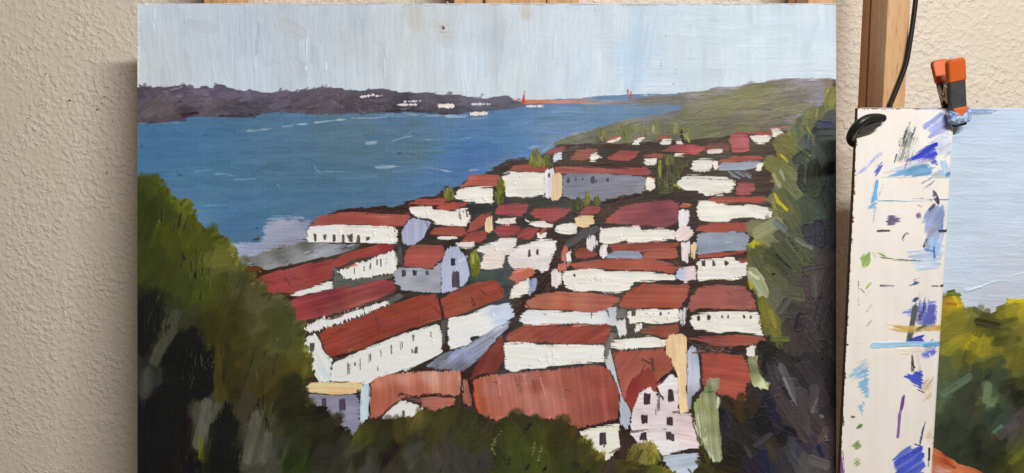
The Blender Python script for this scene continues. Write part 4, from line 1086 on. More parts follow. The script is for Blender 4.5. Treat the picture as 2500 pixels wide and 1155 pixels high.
r = roof(h, 'K:418,622 440,560 470,482 560,412 600,400 650,482 664,562 640,580 602,530 560,560 520,602 482,722', ctl('K:470,560,142,44,38 K:560,450,136,54,44 K:630,520,150,60,48 K:450,640,148,52,42'), ang=-65)
marks(r, 'K:660,560 690,620|K:690,480 760,430 800,470|K:665,510 720,460', (38, 28, 32), 7, dry=.3)
windows(h, 'K', [(572, 625, 36, 84), (598, 622, 30, 76), (738, 598, 26, 88), (760, 598, 26, 84), (564, 768, 46, 62), (742, 785, 52, 60), (559, 892, 50, 54), (742, 892, 34, 60), (762, 898, 26, 50)], (66, 52, 58), dry=.22)
h = house('tall cream yellow tower beside the pink house', 'K:724,202 745,172 800,160 842,165 864,192 862,400 864,582 882,602 880,720 816,722 806,600 800,470 752,342 722,312', (226, 192, 150), ang=88, imp=.75, var=8)
marks(h, 'K:820,250 825,420 820,460|K:850,640 850,700', (240, 212, 164), 4, imp=1.0)
house('pale blue grey strip wall right of the cream tower', 'K:864,285 900,248 942,260 950,340 962,420 966,560 900,605 910,650 890,702 868,592', ctl('K:900,300,170,178,192 K:910,450,186,190,204 K:890,650,150,156,170'), ang=88, imp=.5, knife=False)
h = house('red roofed house half hidden by the sage green bush', 'L:524,262 560,246 596,246 596,320 548,332 528,312', (222, 216, 212), ang=88)
roof(h, ['L:215,302 280,290 350,290 500,320 542,380 562,500 532,520 528,642 430,640 380,610 340,602 300,562 218,512', 'L:118,192 250,175 400,165 640,184 682,212 580,235 500,252 380,245 250,232 180,215'],
     ctl('L:260,350,158,66,52 L:400,420,166,68,54 L:480,580,172,78,60 L:300,480,168,74,58 L:250,195,150,66,54 L:450,195,166,76,62 L:600,200,160,80,62'), ang=5)
for k in range(24):
    x = 1640 + RNG.uniform(200, 430) / 2.924; y = 760 + RNG.uniform(232, 300) / 2.924
    cv.fill(r if False else ground, np.array([[x, y], [x + RNG.normal() * 10, y + RNG.normal() * 7]]), (120, 86, 86), line=RNG.uniform(2, 4), dry=.5, alpha=.8, imp=.5, mark=False)
cv.fill(ground, 'L:430,258 520,240 530,300 420,310', (58, 42, 34), dry=.25)
cv.fill(ground, 'K:690,1042 800,1025 950,1010 972,1092 940,1155 900,1180 780,1180', (172, 178, 192), ang=-10, var=8, imp=.4, dry=.05)

# --- small trees in the town
def tree(label, p, col, ang=90, n=10, **kw):
    t = cv.part('painted_tree', label=label)
    P = pts(p)
    o = dict(var=14, imp=.5, rag=3, wob=3, hue=6, sl=24, sw=2.5); o.update(kw)
    cv.fill(t, P, col, ang=ang, **o)
    C = np.array([[*P.mean(0), *(np.array(col, float) if not isinstance(col, np.ndarray) else col[0, 2:])]], np.float32)
    if n: cv.strokes(t, P, col if isinstance(col, np.ndarray) else C, n, ang, 14, (10, 26), (4, 8), 15, .7, .85, .3, 12)
    return t
OLV = (112, 112, 44)
tree('small olive tree by the water, left of a white gable', 'B:985,870 990,820 1020,806 1055,812 1066,850 1050,890 1000,885', OLV)
tree('olive tree on the shore above the white house', 'C:412,640 420,575 440,540 458,530 485,560 498,610 494,652 450,650', (118, 118, 52), n=14)
tree('smaller olive tree beside the taller one on the shore', 'C:496,640 510,585 530,562 555,590 572,640 560,662 520,655', (104, 104, 46))
tree('upright olive tree between two white houses', 'C:164,840 185,800 196,745 206,735 234,760 238,810 228,900 215,920 176,918', (96, 98, 38), n=12)
for s_, l_ in (('C:890,455 895,400 925,374 965,390 950,440 920,475', 'pale olive tree highest above the shore'), ('C:1030,400 1050,362 1085,362 1080,410 1060,440', 'pale olive dab behind the taller olive tree'),
               ('C:1070,440 1080,385 1120,352 1140,400 1128,500 1105,515 1085,490', 'tall olive tree left of the small white house'), ('C:1140,400 1150,362 1190,355 1190,410 1160,430', 'olive tree above the small white house'), ('C:1192,400 1200,345 1225,320 D:20,340 60,400 50,440 0,435', 'olive tree with spread crown on the hillside'),
               ('D:80,400 95,340 130,325 150,380 130,430 100,430', 'faint olive tree on the hillside'), ('D:232,420 245,350 275,345 285,390 260,430', 'faint olive tree near a dark trunk'), ('D:300,430 315,380 350,370 375,430 360,475 320,470', 'olive tree with a dark trunk above the rose roof')):
    tree(l_, s_, (126, 125, 74), dry=.35, n=5, alpha=.75, soft=2)
cv.fill(ground, 'D:300,405 300,440 320,500', (52, 40, 34), line=4, dry=.2); cv.fill(ground, 'C:1075,410 1095,500', (64, 62, 50), line=3, dry=.3)
tree('dark green clump with light streaks beside the long blue grey building', 'D:112,660 125,600 170,590 215,566 255,590 350,640 300,690 270,760 240,852 190,850 138,845 128,760', (70, 70, 40), n=26)
for a, c in (('D:150,620 150,720', (130, 130, 62)), ('D:205,580 200,640', (112, 112, 52)), ('D:228,575 226,640', (104, 104, 48)), ('D:190,740 185,800', (90, 90, 46))):
    cv.fill(len(cv.parts) - 1, pts(a), c, ang=90, line=6, dry=.3, imp=.8)
cv.fill(ground, 'D:255,785 285,800', (150, 160, 50), line=4, dry=.4)
tree('dark green bush under the blue grey building', 'G:555,110 570,60 600,40 640,60 640,110 600,136', (72, 74, 44), n=12)
tree('light olive tree rising in front of the blue grey building', 'G:638,70 650,20 660,-10 680,-10 695,30 690,75 660,95', (120, 122, 52), n=10)
tree('small olive bush right of the light tree', 'G:705,85 720,50 742,22 762,50 765,95 730,105', (88, 88, 46), n=8)
tree('upright olive tree right of the church', 'F:678,562 690,500 702,465 725,445 748,475 757,540 756,640 740,690 700,664 690,610', ctl('F:700,520,128,130,52 F:740,600,104,108,36 F:720,660,98,98,36'), n=18)
marks(ground, 'C:860,640 1000,630|C:700,650 760,640', (60, 44, 36), 5)

# --- big foliage masses
TL = cv.part('painted_tree', label='large dark green tree filling the lower left of the painting')
TLP = pts('P:300,425 A:0,718 100,728 180,760 200,800 260,860 290,905 330,900 372,908 410,960 430,1030 480,1085 540,1100 O:600,462 690,520 735,590 745,650 800,692 860,740 885,830 955,842 965,910 1050,920 1125,940 1150,1010 1190,1110 1260,1130 I:160,130 178,175 180,240 230,320 245,400 240,470 188,520 200,600 218,660 330,700 345,740 420,752 432,800 490,850 530,900 540,1000 500,1155 P:860,1310 300,1310')
TLC = DK((.92, .92, .92), 'A:60,760,66,72,22 A:160,800,78,84,26 A:60,900,58,64,24 A:160,950,60,64,26 A:320,930,88,94,34 A:250,1050,70,74,26 A:400,1050,80,86,30 A:100,1080,60,66,26 A:280,880,90,98,32 A:480,1120,84,86,36 '
          'O:80,500,56,64,24 O:200,480,72,76,24 O:300,420,74,76,28 O:450,560,82,84,34 O:560,480,78,80,36 O:660,540,90,94,40 O:680,640,128,126,64 O:720,690,110,104,48 O:450,700,80,84,32 O:300,700,68,70,30 O:200,720,58,62,24 O:100,820,56,62,30 O:400,850,68,74,32 O:500,900,76,84,34 O:650,760,64,66,38 O:750,780,70,72,48 '
          'O:800,900,78,80,54 O:1000,980,80,76,52 O:900,1050,92,86,58 O:700,1000,58,56,30 O:600,1000,72,66,28 O:1050,900,96,98,62 O:880,760,96,84,40 O:300,1000,52,54,34 O:80,960,26,28,24 O:130,1080,24,26,24 O:60,1130,20,22,20 O:270,1080,52,52,42 '
          'I:60,150,72,74,44 I:60,250,74,76,40 I:180,300,108,108,50 I:150,380,96,92,44 I:60,400,84,76,42 I:180,450,90,88,44 I:100,520,50,46,28 I:60,600,46,46,24 I:160,600,58,56,26 I:200,540,70,62,34 I:100,750,46,48,22 I:240,760,44,40,28 I:300,700,40,36,30 I:380,790,56,52,40 I:450,850,48,42,34 I:350,900,46,44,34 I:60,950,64,66,58 I:200,950,44,46,32 I:60,1100,42,50,28 I:180,1080,46,56,26 I:280,1080,50,48,42 I:400,1000,54,52,46 I:480,920,56,54,42 I:450,1100,62,58,52 '
          'U:700,460,24,26,24 U:740,600,48,48,44 U:830,450,66,66,56 U:770,560,62,62,54 U:700,740,56,56,52 U:680,820,50,48,48 U:860,600,14,16,14 U:900,540,20,24,20 U:960,660,30,34,24 U:970,740,20,24,20 U:800,800,26,24,30 U:740,900,28,26,32 U:840,950,30,26,32 U:700,1100,26,26,28 U:1050,580,58,56,30 U:1040,760,66,58,26 U:1120,760,56,50,32 U:980,870,84,80,72 U:960,960,72,68,58 U:920,1030,52,54,36 U:1060,960,34,36,26 U:1060,1100,28,30,22 U:1200,900,80,78,66 U:1180,1020,74,70,62 U:1240,1060,84,80,72 U:1280,800,58,52,32 U:1300,1120,80,74,66')
cv.fill(TL, TLP, TLC, ang=-70, var=12, imp=.35, rag=4, wob=4, hue=4, warp=14)
ta = lambda x, y: -72 + (x - 450) * 0.06
cv.strokes(TL, TLP, TLC, 400, ta, 24, (26, 80), (18, 46), 5.0, .25, .6, .25, 6, soft=6)
for p_, c_, a_ in (('P:340,735 378,735 402,770 384,820 345,880', (23, 25, 21), -75), ('P:395,860 432,800 470,815 486,860 525,850 532,930 470,955 405,950', (21, 23, 19), -80), ('P:338,965 400,940 452,962 466,1060 500,1160 470,1310 320,1310', (30, 26, 31), -85), ('P:500,1010 560,985 590,1040 585,1160 520,1160', (26, 29, 22), -80)):
    cv.fill(TL, p_, c_, ang=a_, var=8, rag=9, wob=8, soft=9, dry=.42, din=.6, imp=.3, smooth=2, alpha=.85)
for a, w, c, d in (('U:860,520 850,640 800,700', 50, (14, 16, 14), .2), ('U:930,560 960,700', 50, (22, 26, 20), .35), ('U:700,400 690,520', 40, (20, 22, 20), .4), ('U:835,400 800,500 730,620', 44, (70, 69, 58), .2), ('U:700,680 690,780', 40, (60, 60, 54), .2),
                   ('U:800,770 780,1000', 90, (27, 24, 30), .2), ('U:720,880 720,1100', 50, (28, 26, 32), .2), ('U:980,830 970,900 940,1020', 50, (88, 83, 74), .3), ('U:1030,830 1000,900', 30, (76, 74, 64), .3), ('U:1060,920 1080,1080', 40, (28, 30, 24), .35),
                   ('U:1220,880 1190,1000 1170,1090', 46, (84, 80, 68), .3), ('U:1270,980 1250,1090', 34, (86, 80, 70), .3), ('U:1040,560 1030,700 1040,800', 40, (68, 60, 28), .25), ('U:950,1000 950,1080', 22, (78, 84, 30), .45), ('U:1130,640 1200,600', 34, (62, 56, 32), .3), ('U:1250,660 1230,760', 40, (58, 52, 30), .3)):
    p = pts(a); dl = p[-1] - p[0]
    cv.fill(TL, p, c, ang=math.degrees(math.atan2(dl[1], dl[0])), line=w * .58, dry=d, imp=.35, var=8, soft=4, alpha=.8, sw=2.4)
for k in range(130):                                        # bristle tips and scratches
    c0 = np.array([[470, 905], [520, 905], [385, 800], [400, 790], [430, 560], [470, 660], [500, 700], [640, 1040], [660, 880]][k % 9]) + RNG.normal(size=2) * (18, 26)
    th = math.radians(-80 + RNG.normal() * 12); l = RNG.uniform(14, 42)
    dark = RNG.random() < .45
    cv.fill(TL, np.array([c0, c0 + np.array([math.cos(th), math.sin(th)]) * l]), (16, 18, 14) if dark else (78, 82, 58), ang=math.degrees(th), line=1.6, alpha=.38, dry=.3, imp=.9, mark=False)
for k in range(150):                                        # ragged leaf edge
    i = RNG.integers(2, 42); a, b = TLP[i], TLP[i + 1]; p = a + (b - a) * RNG.random()
    if not (340 < p[0] < 860): continue
    c = idw(TLC, np.array([[p[0] - 8]], np.float32), np.array([[p[1] + 10]], np.float32))[0, 0] * RNG.uniform(.8, 1.25)
    th = math.radians(RNG.uniform(-80, -10)); e = np.array([math.cos(th), math.sin(th)]) * RNG.uniform(5, 11)
    cv.fill(TL, np.array([p - e, p + e * .55]), c, ang=math.degrees(th), line=RNG.uniform(5, 9), dry=.3, imp=.6)

BM = cv.part('painted_bush', label='dark green bush along the lower edge of the painting')
BMP = pts('I:530,900 560,840 600,795 640,760 700,782 780,778 840,768 960,752 1030,700 1110,722 J:50,722 100,690 150,672 220,672 262,690 340,712 400,742 460,790 520,1000 P:1200,1310 820,1310 I:480,1000')
BMC = DK(.88, 'I:600,830,76,66,34 I:700,800,60,50,34 I:650,900,64,70,28 I:580,900,84,88,34 I:800,830,56,52,32 I:900,820,84,76,44 I:1000,740,104,92,46 I:1050,820,82,80,40 I:750,950,50,52,30 I:850,950,44,42,26 I:620,1000,50,46,36 I:500,1000,70,66,56 I:450,1080,66,62,54 I:650,1100,70,66,60 I:760,1050,46,42,36 I:820,1120,62,58,52 I:950,1000,72,70,62 I:1000,930,52,50,36 I:1100,900,66,60,36 '
          'J:60,760,62,64,34 J:150,720,66,62,38 J:250,740,62,56,38 J:60,850,68,70,38 J:200,850,60,62,40 J:330,860,64,66,38 J:430,800,66,56,36 J:100,960,72,68,60 J:200,940,76,72,68 J:120,1060,78,74,70 J:300,1000,70,66,60 J:380,980,72,68,66 J:250,1100,64,60,56 J:420,1100,62,56,54 J:430,920,62,62,36')
cv.fill(BM, BMP, BMC, ang=-70, var=12, imp=.35, rag=4, wob=4, warp=12)
cv.strokes(BM, BMP, BMC, 170, -68, 24, (22, 60), (16, 38), 5, .3, .65, .25, 8, soft=5)
BR = cv.part('painted_bush', label='rounded olive bush below the biggest salmon roof')
BRP = pts('J:470,900 480,820 530,785 560,762 600,735 680,738 740,746 830,772 950,776 1000,800 1060,832 1100,882 1150,942 K:130,905 190,940 185,975 278,1020 292,1085 300,1180 P:1500,1310 1180,1310 J:480,1100')
BRC = DK(.9, 'J:520,830,58,52,26 J:600,780,70,64,34 J:700,800,60,58,28 J:800,830,66,64,34 J:900,810,60,54,30 J:950,900,62,56,32 J:1040,860,78,62,34 J:560,900,62,64,30 J:650,950,78,86,44 J:760,900,72,76,38 J:800,980,88,94,54 J:720,1030,70,78,38 J:620,1050,58,66,30 J:850,1060,72,80,38 J:900,1000,58,60,28 J:1050,980,62,64,30 J:1100,1080,44,48,22 J:520,1050,52,56,26 K:60,900,66,60,30 K:150,940,128,118,50 K:230,1020,140,126,56 K:100,1000,56,58,28 K:200,1090,58,60,30 K:280,1080,72,66,36')
cv.fill(BR, BRP, BRC, ang=-70, var=12, imp=.4, rag=4, wob=4, warp=12)
cv.strokes(BR, BRP, BRC, 180, lambda x, y: -80 + (x - 1330) * .2, 20, (20, 56), (16, 36), 5.5, .4, .65, .25, 8, soft=4.5)
for a, w in (('J:480,920 470,980 495,1030', 5), ('J:500,900 488,960', 4), ('J:760,1020 780,940', 6), ('J:800,1060 830,960', 6), ('J:540,860 480,930', 4)):
    cv.fill(BR, pts(a), (110, 112, 70), line=w * .7, dry=.4, imp=1.0, alpha=.7)
for a in ('J:600,1040 590,1090', 'J:860,1100 840,1140', 'J:740,1080 720,1130', 'J:750,800 700,870'):
    cv.fill(BR, pts(a), (22, 22, 14), line=4, dry=.4, alpha=.8)
gap = cv.part('painted_ground')
cv.fill(gap, 'K:384,850 420,845 470,880 520,940 450,1000 430,1090 300,1110 290,1080 390,980', (58, 46, 40), ang=80, var=12, dry=.08)
bk = cv.part('painted_bush', label='yellow olive bush at the foot of the pink house')
BKP = pts('K:440,1000 480,962 530,945 590,928 660,962 682,1060 640,1105 540,1100 440,1080')
BKC = ctl('K:460,1020,92,84,44 K:600,960,136,126,60 K:560,1040,104,96,54 K:650,1000,140,132,64 K:640,1080,92,92,40 K:480,1060,78,72,38')
cv.fill(bk, BKP, BKC, ang=70, var=14, rag=5, wob=4, imp=.5)
cv.strokes(bk, BKP, BKC, 50, -75, 20, (12, 34), (3, 8), 14, .7, .85, .4, 10)
bb = cv.part('painted_bush', label='dark green strip of bush along the bottom beside the pink house')
BBP = pts('K:240,1180 260,1110 340,1060 440,1072 540,1090 600,1100 700,1110 790,1130 810,1180 P:1650,1310 1480,1310')
BBC = ctl('K:300,1120,64,54,42 K:420,1110,74,66,34 K:550,1120,64,62,28 K:650,1120,76,78,34 K:750,1130,110,106,44 K:500,1200,44,40,28')
cv.fill(bb, BBP, BBC, ang=-50, var=12, rag=5, wob=4)
cv.strokes(bb, BBP, BBC, 60, -50, 30, (12, 40), (4, 10), 10, .6, .85, .3, 10)
cv.fill(ground, 'K:960,1040 985,1160', (50, 46, 36), line=14, dry=.4)

TR = cv.part('painted_tree', label='tall dark tree with olive edges filling the right side of the painting')
TRP = pts('M:830,128 940,136 P:2070,300 2070,1310 1640,1310 L:140,1140 250,1085 330,1060 350,900 330,640 345,600 430,642 528,646 532,602 560,512 640,558 700,520 650,480 640,342 600,322 590,282 690,212 660,162 640,80 N:228,1120 190,930 122,800 112,700 108,500 168,470 152,410 200,350 300,312 330,215 252,150 320,88 '
          'M:350,1085 328,962 345,880 372,770 338,662 400,620 460,592 462,540 560,462 640,420 700,402 696,332 800,322 815,200')
TRC = ctl('M:860,180,124,124,58 M:830,250,138,136,84 M:880,300,112,110,56 M:800,380,132,130,62 M:880,420,128,126,56 M:700,450,116,114,52 M:560,480,126,122,62 M:640,520,132,128,58 M:480,600,128,124,56 M:560,640,134,130,60 M:400,660,118,112,52 M:590,730,124,120,52 M:450,760,112,106,52 M:520,850,112,110,48 M:420,900,132,126,64 M:500,950,128,124,64 M:380,1040,142,138,92 M:440,1080,128,126,68 '
          'M:820,490,52,58,84 M:880,490,52,56,82 M:640,620,64,78,84 M:780,600,52,58,56 M:860,620,54,60,46 M:680,700,70,82,84 M:800,720,48,56,52 M:560,800,54,58,46 M:620,850,58,66,44 M:690,900,50,58,42 M:600,1000,46,54,44 M:740,980,58,62,44 M:880,800,48,58,60 M:880,1000,44,56,62 M:540,920,76,84,80 M:560,1060,66,78,66 M:480,1100,62,74,66 '
          'N:340,170,140,136,60 N:300,150,122,118,84 N:420,200,92,90,52 N:380,250,130,128,66 N:480,120,66,80,74 N:560,180,62,72,64 N:680,60,42,48,42 N:640,180,58,66,56 N:740,150,54,70,74 N:700,260,56,66,50 N:560,290,62,72,52 N:350,330,104,110,96 N:450,330,66,76,66 N:250,400,136,136,100 N:200,440,118,116,70 N:460,420,84,88,64 '
          'N:160,490,190,176,40 N:150,560,76,80,48 N:250,560,78,82,54 N:330,470,78,82,54 N:430,560,80,86,54 N:520,620,78,80,56 N:360,640,70,74,44 N:200,680,74,76,48 N:140,770,150,140,40 N:140,735,150,154,118 N:420,640,58,60,58 N:560,490,96,96,80 N:480,480,56,56,56 N:680,370,48,48,56 N:600,420,58,58,62 N:740,420,46,44,52 N:700,520,56,58,62 N:760,580,52,50,58 '
          'N:620,640,86,84,76 N:650,740,84,76,76 N:570,720,60,50,52 N:600,850,70,60,62 N:660,880,74,66,64 N:740,700,70,58,60 N:760,830,60,52,56 N:300,780,84,88,64 N:420,840,76,80,58 N:330,920,88,84,76 N:260,930,100,96,68 N:220,850,96,96,44 N:230,1000,116,112,46 N:280,1080,108,104,46 N:400,1000,76,76,68 N:480,950,80,78,72 N:430,1100,74,74,66 N:540,1080,54,46,48 N:680,1000,62,56,58 N:740,1060,54,48,54 '
          'L:690,60,112,106,46 L:720,120,116,112,54 L:780,190,92,98,48 L:850,60,86,86,76 L:860,160,66,64,60 L:950,100,58,50,50 L:1020,70,58,52,54 L:1120,100,60,60,52 L:1120,250,64,66,56 L:900,190,60,54,52 L:750,300,34,30,34 L:1000,300,42,36,40 L:700,380,32,30,34 L:900,400,36,32,36 L:1080,420,36,30,34 L:1140,350,36,36,36 '
          'L:800,450,88,84,86 L:850,560,78,72,74 L:780,620,62,56,56 L:900,640,70,64,64 L:950,520,48,42,46 L:1040,520,58,50,54 L:1050,650,62,56,58 L:1130,600,40,34,38 L:850,720,66,58,58 L:960,740,62,56,56 L:1100,750,48,42,46 L:700,650,36,36,52 L:640,560,44,40,40 L:560,560,50,46,46 L:680,760,34,35,48 L:600,680,50,42,32 L:480,680,66,50,28 L:500,780,64,50,32 L:380,720,40,42,50 L:380,800,40,42,50 L:400,900,46,44,42 L:500,880,48,46,42 L:680,820,24,24,28 L:640,930,52,48,50 L:560,960,44,44,46 L:450,980,42,40,34 L:560,1050,46,42,42 L:600,1100,34,34,44 L:680,1060,40,43,58 L:740,980,60,54,40 L:860,1000,66,70,86 L:820,880,40,36,40 L:920,900,58,54,60 L:1000,900,60,56,62 L:1060,980,44,46,62 L:1110,900,76,62,62 L:1140,1000,72,54,54 L:1000,1100,88,84,82 L:900,1120,72,70,68 L:1120,1080,76,68,66 L:440,1100,44,40,28 L:250,1120,60,58,24 L:350,1120,56,50,30')
cv.fill(TR, TRP, TRC, ang=-60, var=9, imp=.45, rag=3, wob=2.5, hue=3, warp=10)
def tr_ang(x, y):
    if y < 560: return 80 if x > 1960 else 55
    if y < 800: return 50 if x < 1960 else 85
    return 62
cv.strokes(TR, TRP, TRC, 330, tr_ang, 24, (30, 84), (20, 48), 5, .5, .78, .08, 8, soft=2.2)
for a, w, c in (('N:200,420 260,380 340,340', 80, (146, 146, 108)), ('N:160,480 158,525', 15, (196, 176, 36)), ('N:325,110 350,170 420,230', 17, (188, 170, 34)), ('N:125,770 140,840', 18, (176, 156, 36)), ('N:150,730 200,800 240,890', 72, (166, 172, 134)), ('N:140,730 190,770', 26, (196, 198, 164)),
                ('N:350,520 480,700', 50, (82, 86, 56)), ('N:440,470 570,650', 60, (82, 88, 58)), ('N:500,470 610,535', 26, (108, 108, 92)), ('N:560,690 700,670', 40, (74, 66, 66)), ('N:560,760 590,940', 44, (68, 58, 60)), ('N:630,770 650,940', 30, (86, 80, 80)), ('N:740,690 700,860 640,1000', 40, (72, 62, 64)), ('N:530,1060 510,1150', 60, (56, 48, 50)), ('N:680,920 660,1060', 40, (64, 56, 58)),
                ('N:230,940 260,1120', 60, (112, 108, 44)), ('N:300,1040 330,1140', 30, (134, 124, 52)), ('N:340,880 340,1000', 40, (96, 92, 80)), ('N:420,940 360,1030', 50, (80, 80, 72)), ('N:570,370 600,470', 60, (50, 50, 56)), ('N:660,350 680,480', 80, (50, 50, 58)), ('N:340,330 400,380', 50, (112, 120, 112)), ('N:520,20 560,70', 40, (48, 54, 46)), ('N:640,20 640,90', 80, (52, 62, 46)),
                ('M:770,470 900,490', 50, (54, 60, 88)), ('M:720,545 740,520', 30, (28, 28, 32)), ('M:800,560 890,560', 90, (58, 62, 58)), ('M:640,600 670,700', 40, (66, 80, 88)), ('M:650,740 560,800', 60, (58, 64, 50)), ('M:720,860 700,1040', 80, (48, 54, 40)), ('M:600,860 590,1040', 40, (44, 52, 40)), ('M:400,760 470,830', 14, (190, 174, 50)), ('M:350,710 380,770', 10, (180, 166, 50)), ('M:340,950 400,1060', 26, (170, 162, 118)), ('M:400,900 440,1000', 14, (150, 148, 130)), ('M:640,480 690,560', 12, (152, 148, 84)), ('M:750,340 740,400', 9, (168, 164, 108)), ('M:850,150 810,260', 12, (164, 160, 92)),
                ('L:780,400 830,500 880,660', 50, (92, 88, 90)), ('L:800,480 870,640', 20, (118, 114, 116)), ('L:870,400 950,520', 50, (50, 46, 48)), ('L:920,580 960,900', 70, (72, 66, 66)), ('L:1020,560 1010,700', 60, (70, 64, 66)), ('L:1040,620 1000,720', 14, (104, 98, 100)), ('L:760,620 900,820 960,920', 50, (72, 62, 62)), ('L:700,640 740,760', 50, (36, 36, 52)), ('L:690,800 700,840', 36, (22, 22, 26)), ('L:820,840 860,860', 50, (30, 28, 32)), ('L:600,960 700,880', 40, (58, 54, 58)), ('L:1100,860 1060,920', 50, (82, 68, 66)), ('L:1050,960 1080,1030', 26, (40, 42, 66)), ('L:1000,1060 1100,1100', 60, (92, 88, 86)), ('L:870,960 850,1060', 40, (64, 66, 76)), ('L:660,1000 670,1140', 40, (40, 43, 60)), ('L:520,970 560,1040', 26, (66, 62, 56)), ('L:950,60 1000,120', 60, (60, 52, 52)), ('L:700,100 740,190', 40, (118, 112, 50)), ('L:720,200 820,200', 36, (96, 102, 48))):
    p = pts(a); dl = p[-1] - p[0]
    cv.fill(TR, p, c, ang=math.degrees(math.atan2(dl[1], dl[0])), line=w * .38, dry=.1, imp=.7, var=9, soft=1.4, alpha=.95, sw=3.0, rag=2)
for a in ('N:430,450 560,640', 'N:340,590 460,700', 'N:545,690 550,740', 'N:520,820 540,930', 'N:640,1030 700,880', 'M:690,580 690,740', 'M:520,790 540,850 540,880', 'M:720,525 850,520', 'M:580,1050 570,920', 'L:880,120 910,20', 'L:1050,160 1060,60', 'L:830,830 940,950', 'L:890,690 760,500', 'N:370,980 400,930', 'N:520,1040 490,1140', 'N:560,440 610,500'):
    cv.fill(TR, pts(a), (24, 22, 22), line=1.8, alpha=.7, dry=.2, imp=.2, mark=False)
for k in range(70):                                        # ridges thrown up by the knife
    p = np.array([RNG.uniform(1840, 2036), RNG.uniform(250, 1150)])
    if sdf_poly(TRP, np.array([[p[0]]], np.float32), np.array([[p[1]]], np.float32))[0, 0] < 6: continue
    th = math.radians(tr_ang(*p) + RNG.normal() * 14); e = np.array([math.cos(th), math.sin(th)]) * RNG.uniform(6, 26)
    c = idw(TRC, np.array([[p[0]]], np.float32), np.array([[p[1]]], np.float32))[0, 0]
    cv.fill(TR, np.array([p - e, p + e]), c * RNG.choice([.6, 1.3]) + 3, ang=math.degrees(th), line=1.7, alpha=.5, dry=.25, imp=1.0, mark=False)
for x, y in ((1976, 380), (2004, 1013), (1885, 660), (2016, 1068)):
    cv.fill(TR, np.array([[x, y], [x + 2, y + 5]]), (120, 120, 112), line=5, imp=3.0, soft=2, var=20)
    cv.fill(TR, np.array([[x + 1, y + 8], [x + 4, y + 9]]), (20, 20, 20), line=3, imp=.3)
SG = cv.part('painted_bush', label='pale sage green bush thickly painted beside the pink house')
SGP = pts('L:228,565 262,482 345,474 342,540 312,582 342,642 330,720 332,802 356,902 352,1072 300,1078 240,1002 190,882 172,780 162,662 198,602')
SGC = ctl('L:290,510,150,142,114 L:270,560,118,124,86 L:240,640,146,152,112 L:220,760,166,170,124 L:280,720,136,140,98 L:300,850,128,132,96 L:260,900,150,154,114 L:310,1000,146,148,118 L:200,660,152,156,100')
cv.fill(SG, SGP, SGC, ang=84, var=13, imp=.9, rag=3, wob=2, sl=80, sw=2.4)
for a in ('L:330,620 325,690', 'L:232,720 240,860', 'L:185,740 200,860 240,950', 'L:240,900 245,960', 'L:270,1010 300,1070'):
    cv.fill(SG, pts(a), (204, 206, 178), ang=84, line=2.6, imp=1.6, dry=.2)
marks(SG, 'L:230,575 300,570', (70, 76, 50), 4, dry=.4)
marks(TR, 'L:150,610 150,800 190,900 250,1060', (62, 64, 26), 7, dry=.2)
S2 = cv.part('painted_bush', label='pale green dab hanging from a white wall beside the dark tree')
cv.fill(S2, 'L:545,335 575,322 612,322 622,450 640,478 700,512 690,552 640,562 585,535 560,490 550,420', ctl('L:580,340,140,140,104 L:590,420,112,116,84 L:600,480,150,154,112 L:640,530,204,206,162 L:680,530,180,184,134'), ang=70, imp=.8, var=14)
# canvas edge, scuffed corner
for k in range(60):
    x = RNG.uniform(336, 2040)
    cv.fill(sky, np.array([[x, 9.5], [x + RNG.uniform(10, 60), 9.5]]), (214, 218, 218), line=2.6, imp=1.5, dry=.35, alpha=.8)
for y in np.arange(20, 205, 12):
    cv.fill(sky, np.array([[337.5, y], [337.5, y + 12]]), (206, 206, 200), line=2.4, imp=1.0, dry=.4)
cv.fill(hs, 'D:1370,45 1380,90', (70, 56, 50), line=6, dry=.5)

CAL = (((1.0108, 0.2215, -0.2131, -0.1278, -0.0471, -0.0519), (0.9828, 0.2251, -0.2134, -0.1378, -0.0202, -0.0689), (0.9447, 0.2387, -0.2109, -0.0844, -0.0253, -0.0801)), (0.0129, 0.0134, 0.0121))
def build_painting():
    bx, by = (1188 - 1250) * S, (577.5 - 1286.6) * S
    base = np.array([bx, 0, 0]) + D * FWD + by * UP
    root = empty('painting', tuple(base), (math.pi / 2 - PITCH, 0, 0))
    tag(root, 'large painting of red roofed white houses above a blue bay, on the easel', 'painting')
    cv.build(lambda X, Y: ((X - 1250) * S - bx, (577.5 - Y) * S - by), M_PAINT, root, cal=CAL)
    mp = plain('primed_panel', (206, 202, 192), 0.7, noise=.08, bump=.3)
    x0, x1 = (cv.x0 - 1250) * S - bx, (cv.x1 - 1250) * S - bx
    y0, y1 = (577.5 - cv.y1) * S - by, (577.5 - cv.y0) * S - by
    box('panel', x0, x1, y0, y1, -0.0042, 0.0, mp, root)
    return root
painting = build_painting()
del cv
#@@BOARD
# ------------------------------------------------------------------ palette board
BXL = float(on_plane(2094, 264, BOARD_Y)[0]); BXR = float(on_plane(2336, 264, BOARD_Y)[0])
BZT = float(on_plane(2200, 264.5, BOARD_Y)[1]); BZB = float(on_plane(2180, 1290, BOARD_Y)[1])
BW, BH = BXR - BXL, BZT - BZB
pb = Canvas(2030, 258, 2342, 1296, 1.2, (230, 224, 215))
bs = pb.part('board_face')
pb.fill(bs, 'P:2000,200 2400,200 2400,1330 2000,1330', (237, 230, 221), var=2.0, hue=1.5, imp=.12, rag=0, wob=0, ang=90, sl=120, sw=12)
sm = pb.part('paint_smear', label='dabs of blue, purple, green and ochre paint wiped on the white board')
def dab(p, col, ang=0, **kw):
    o = dict(var=14, imp=.45, rag=5, wob=3, hue=3, dry=.3, sl=40, sw=2, smooth=2, soft=2.5, alpha=.85)
    o.update(kw); o['dry'] = min(.62, o['dry'] + .05)
    pb.fill(sm, p, col, ang=ang, **o)
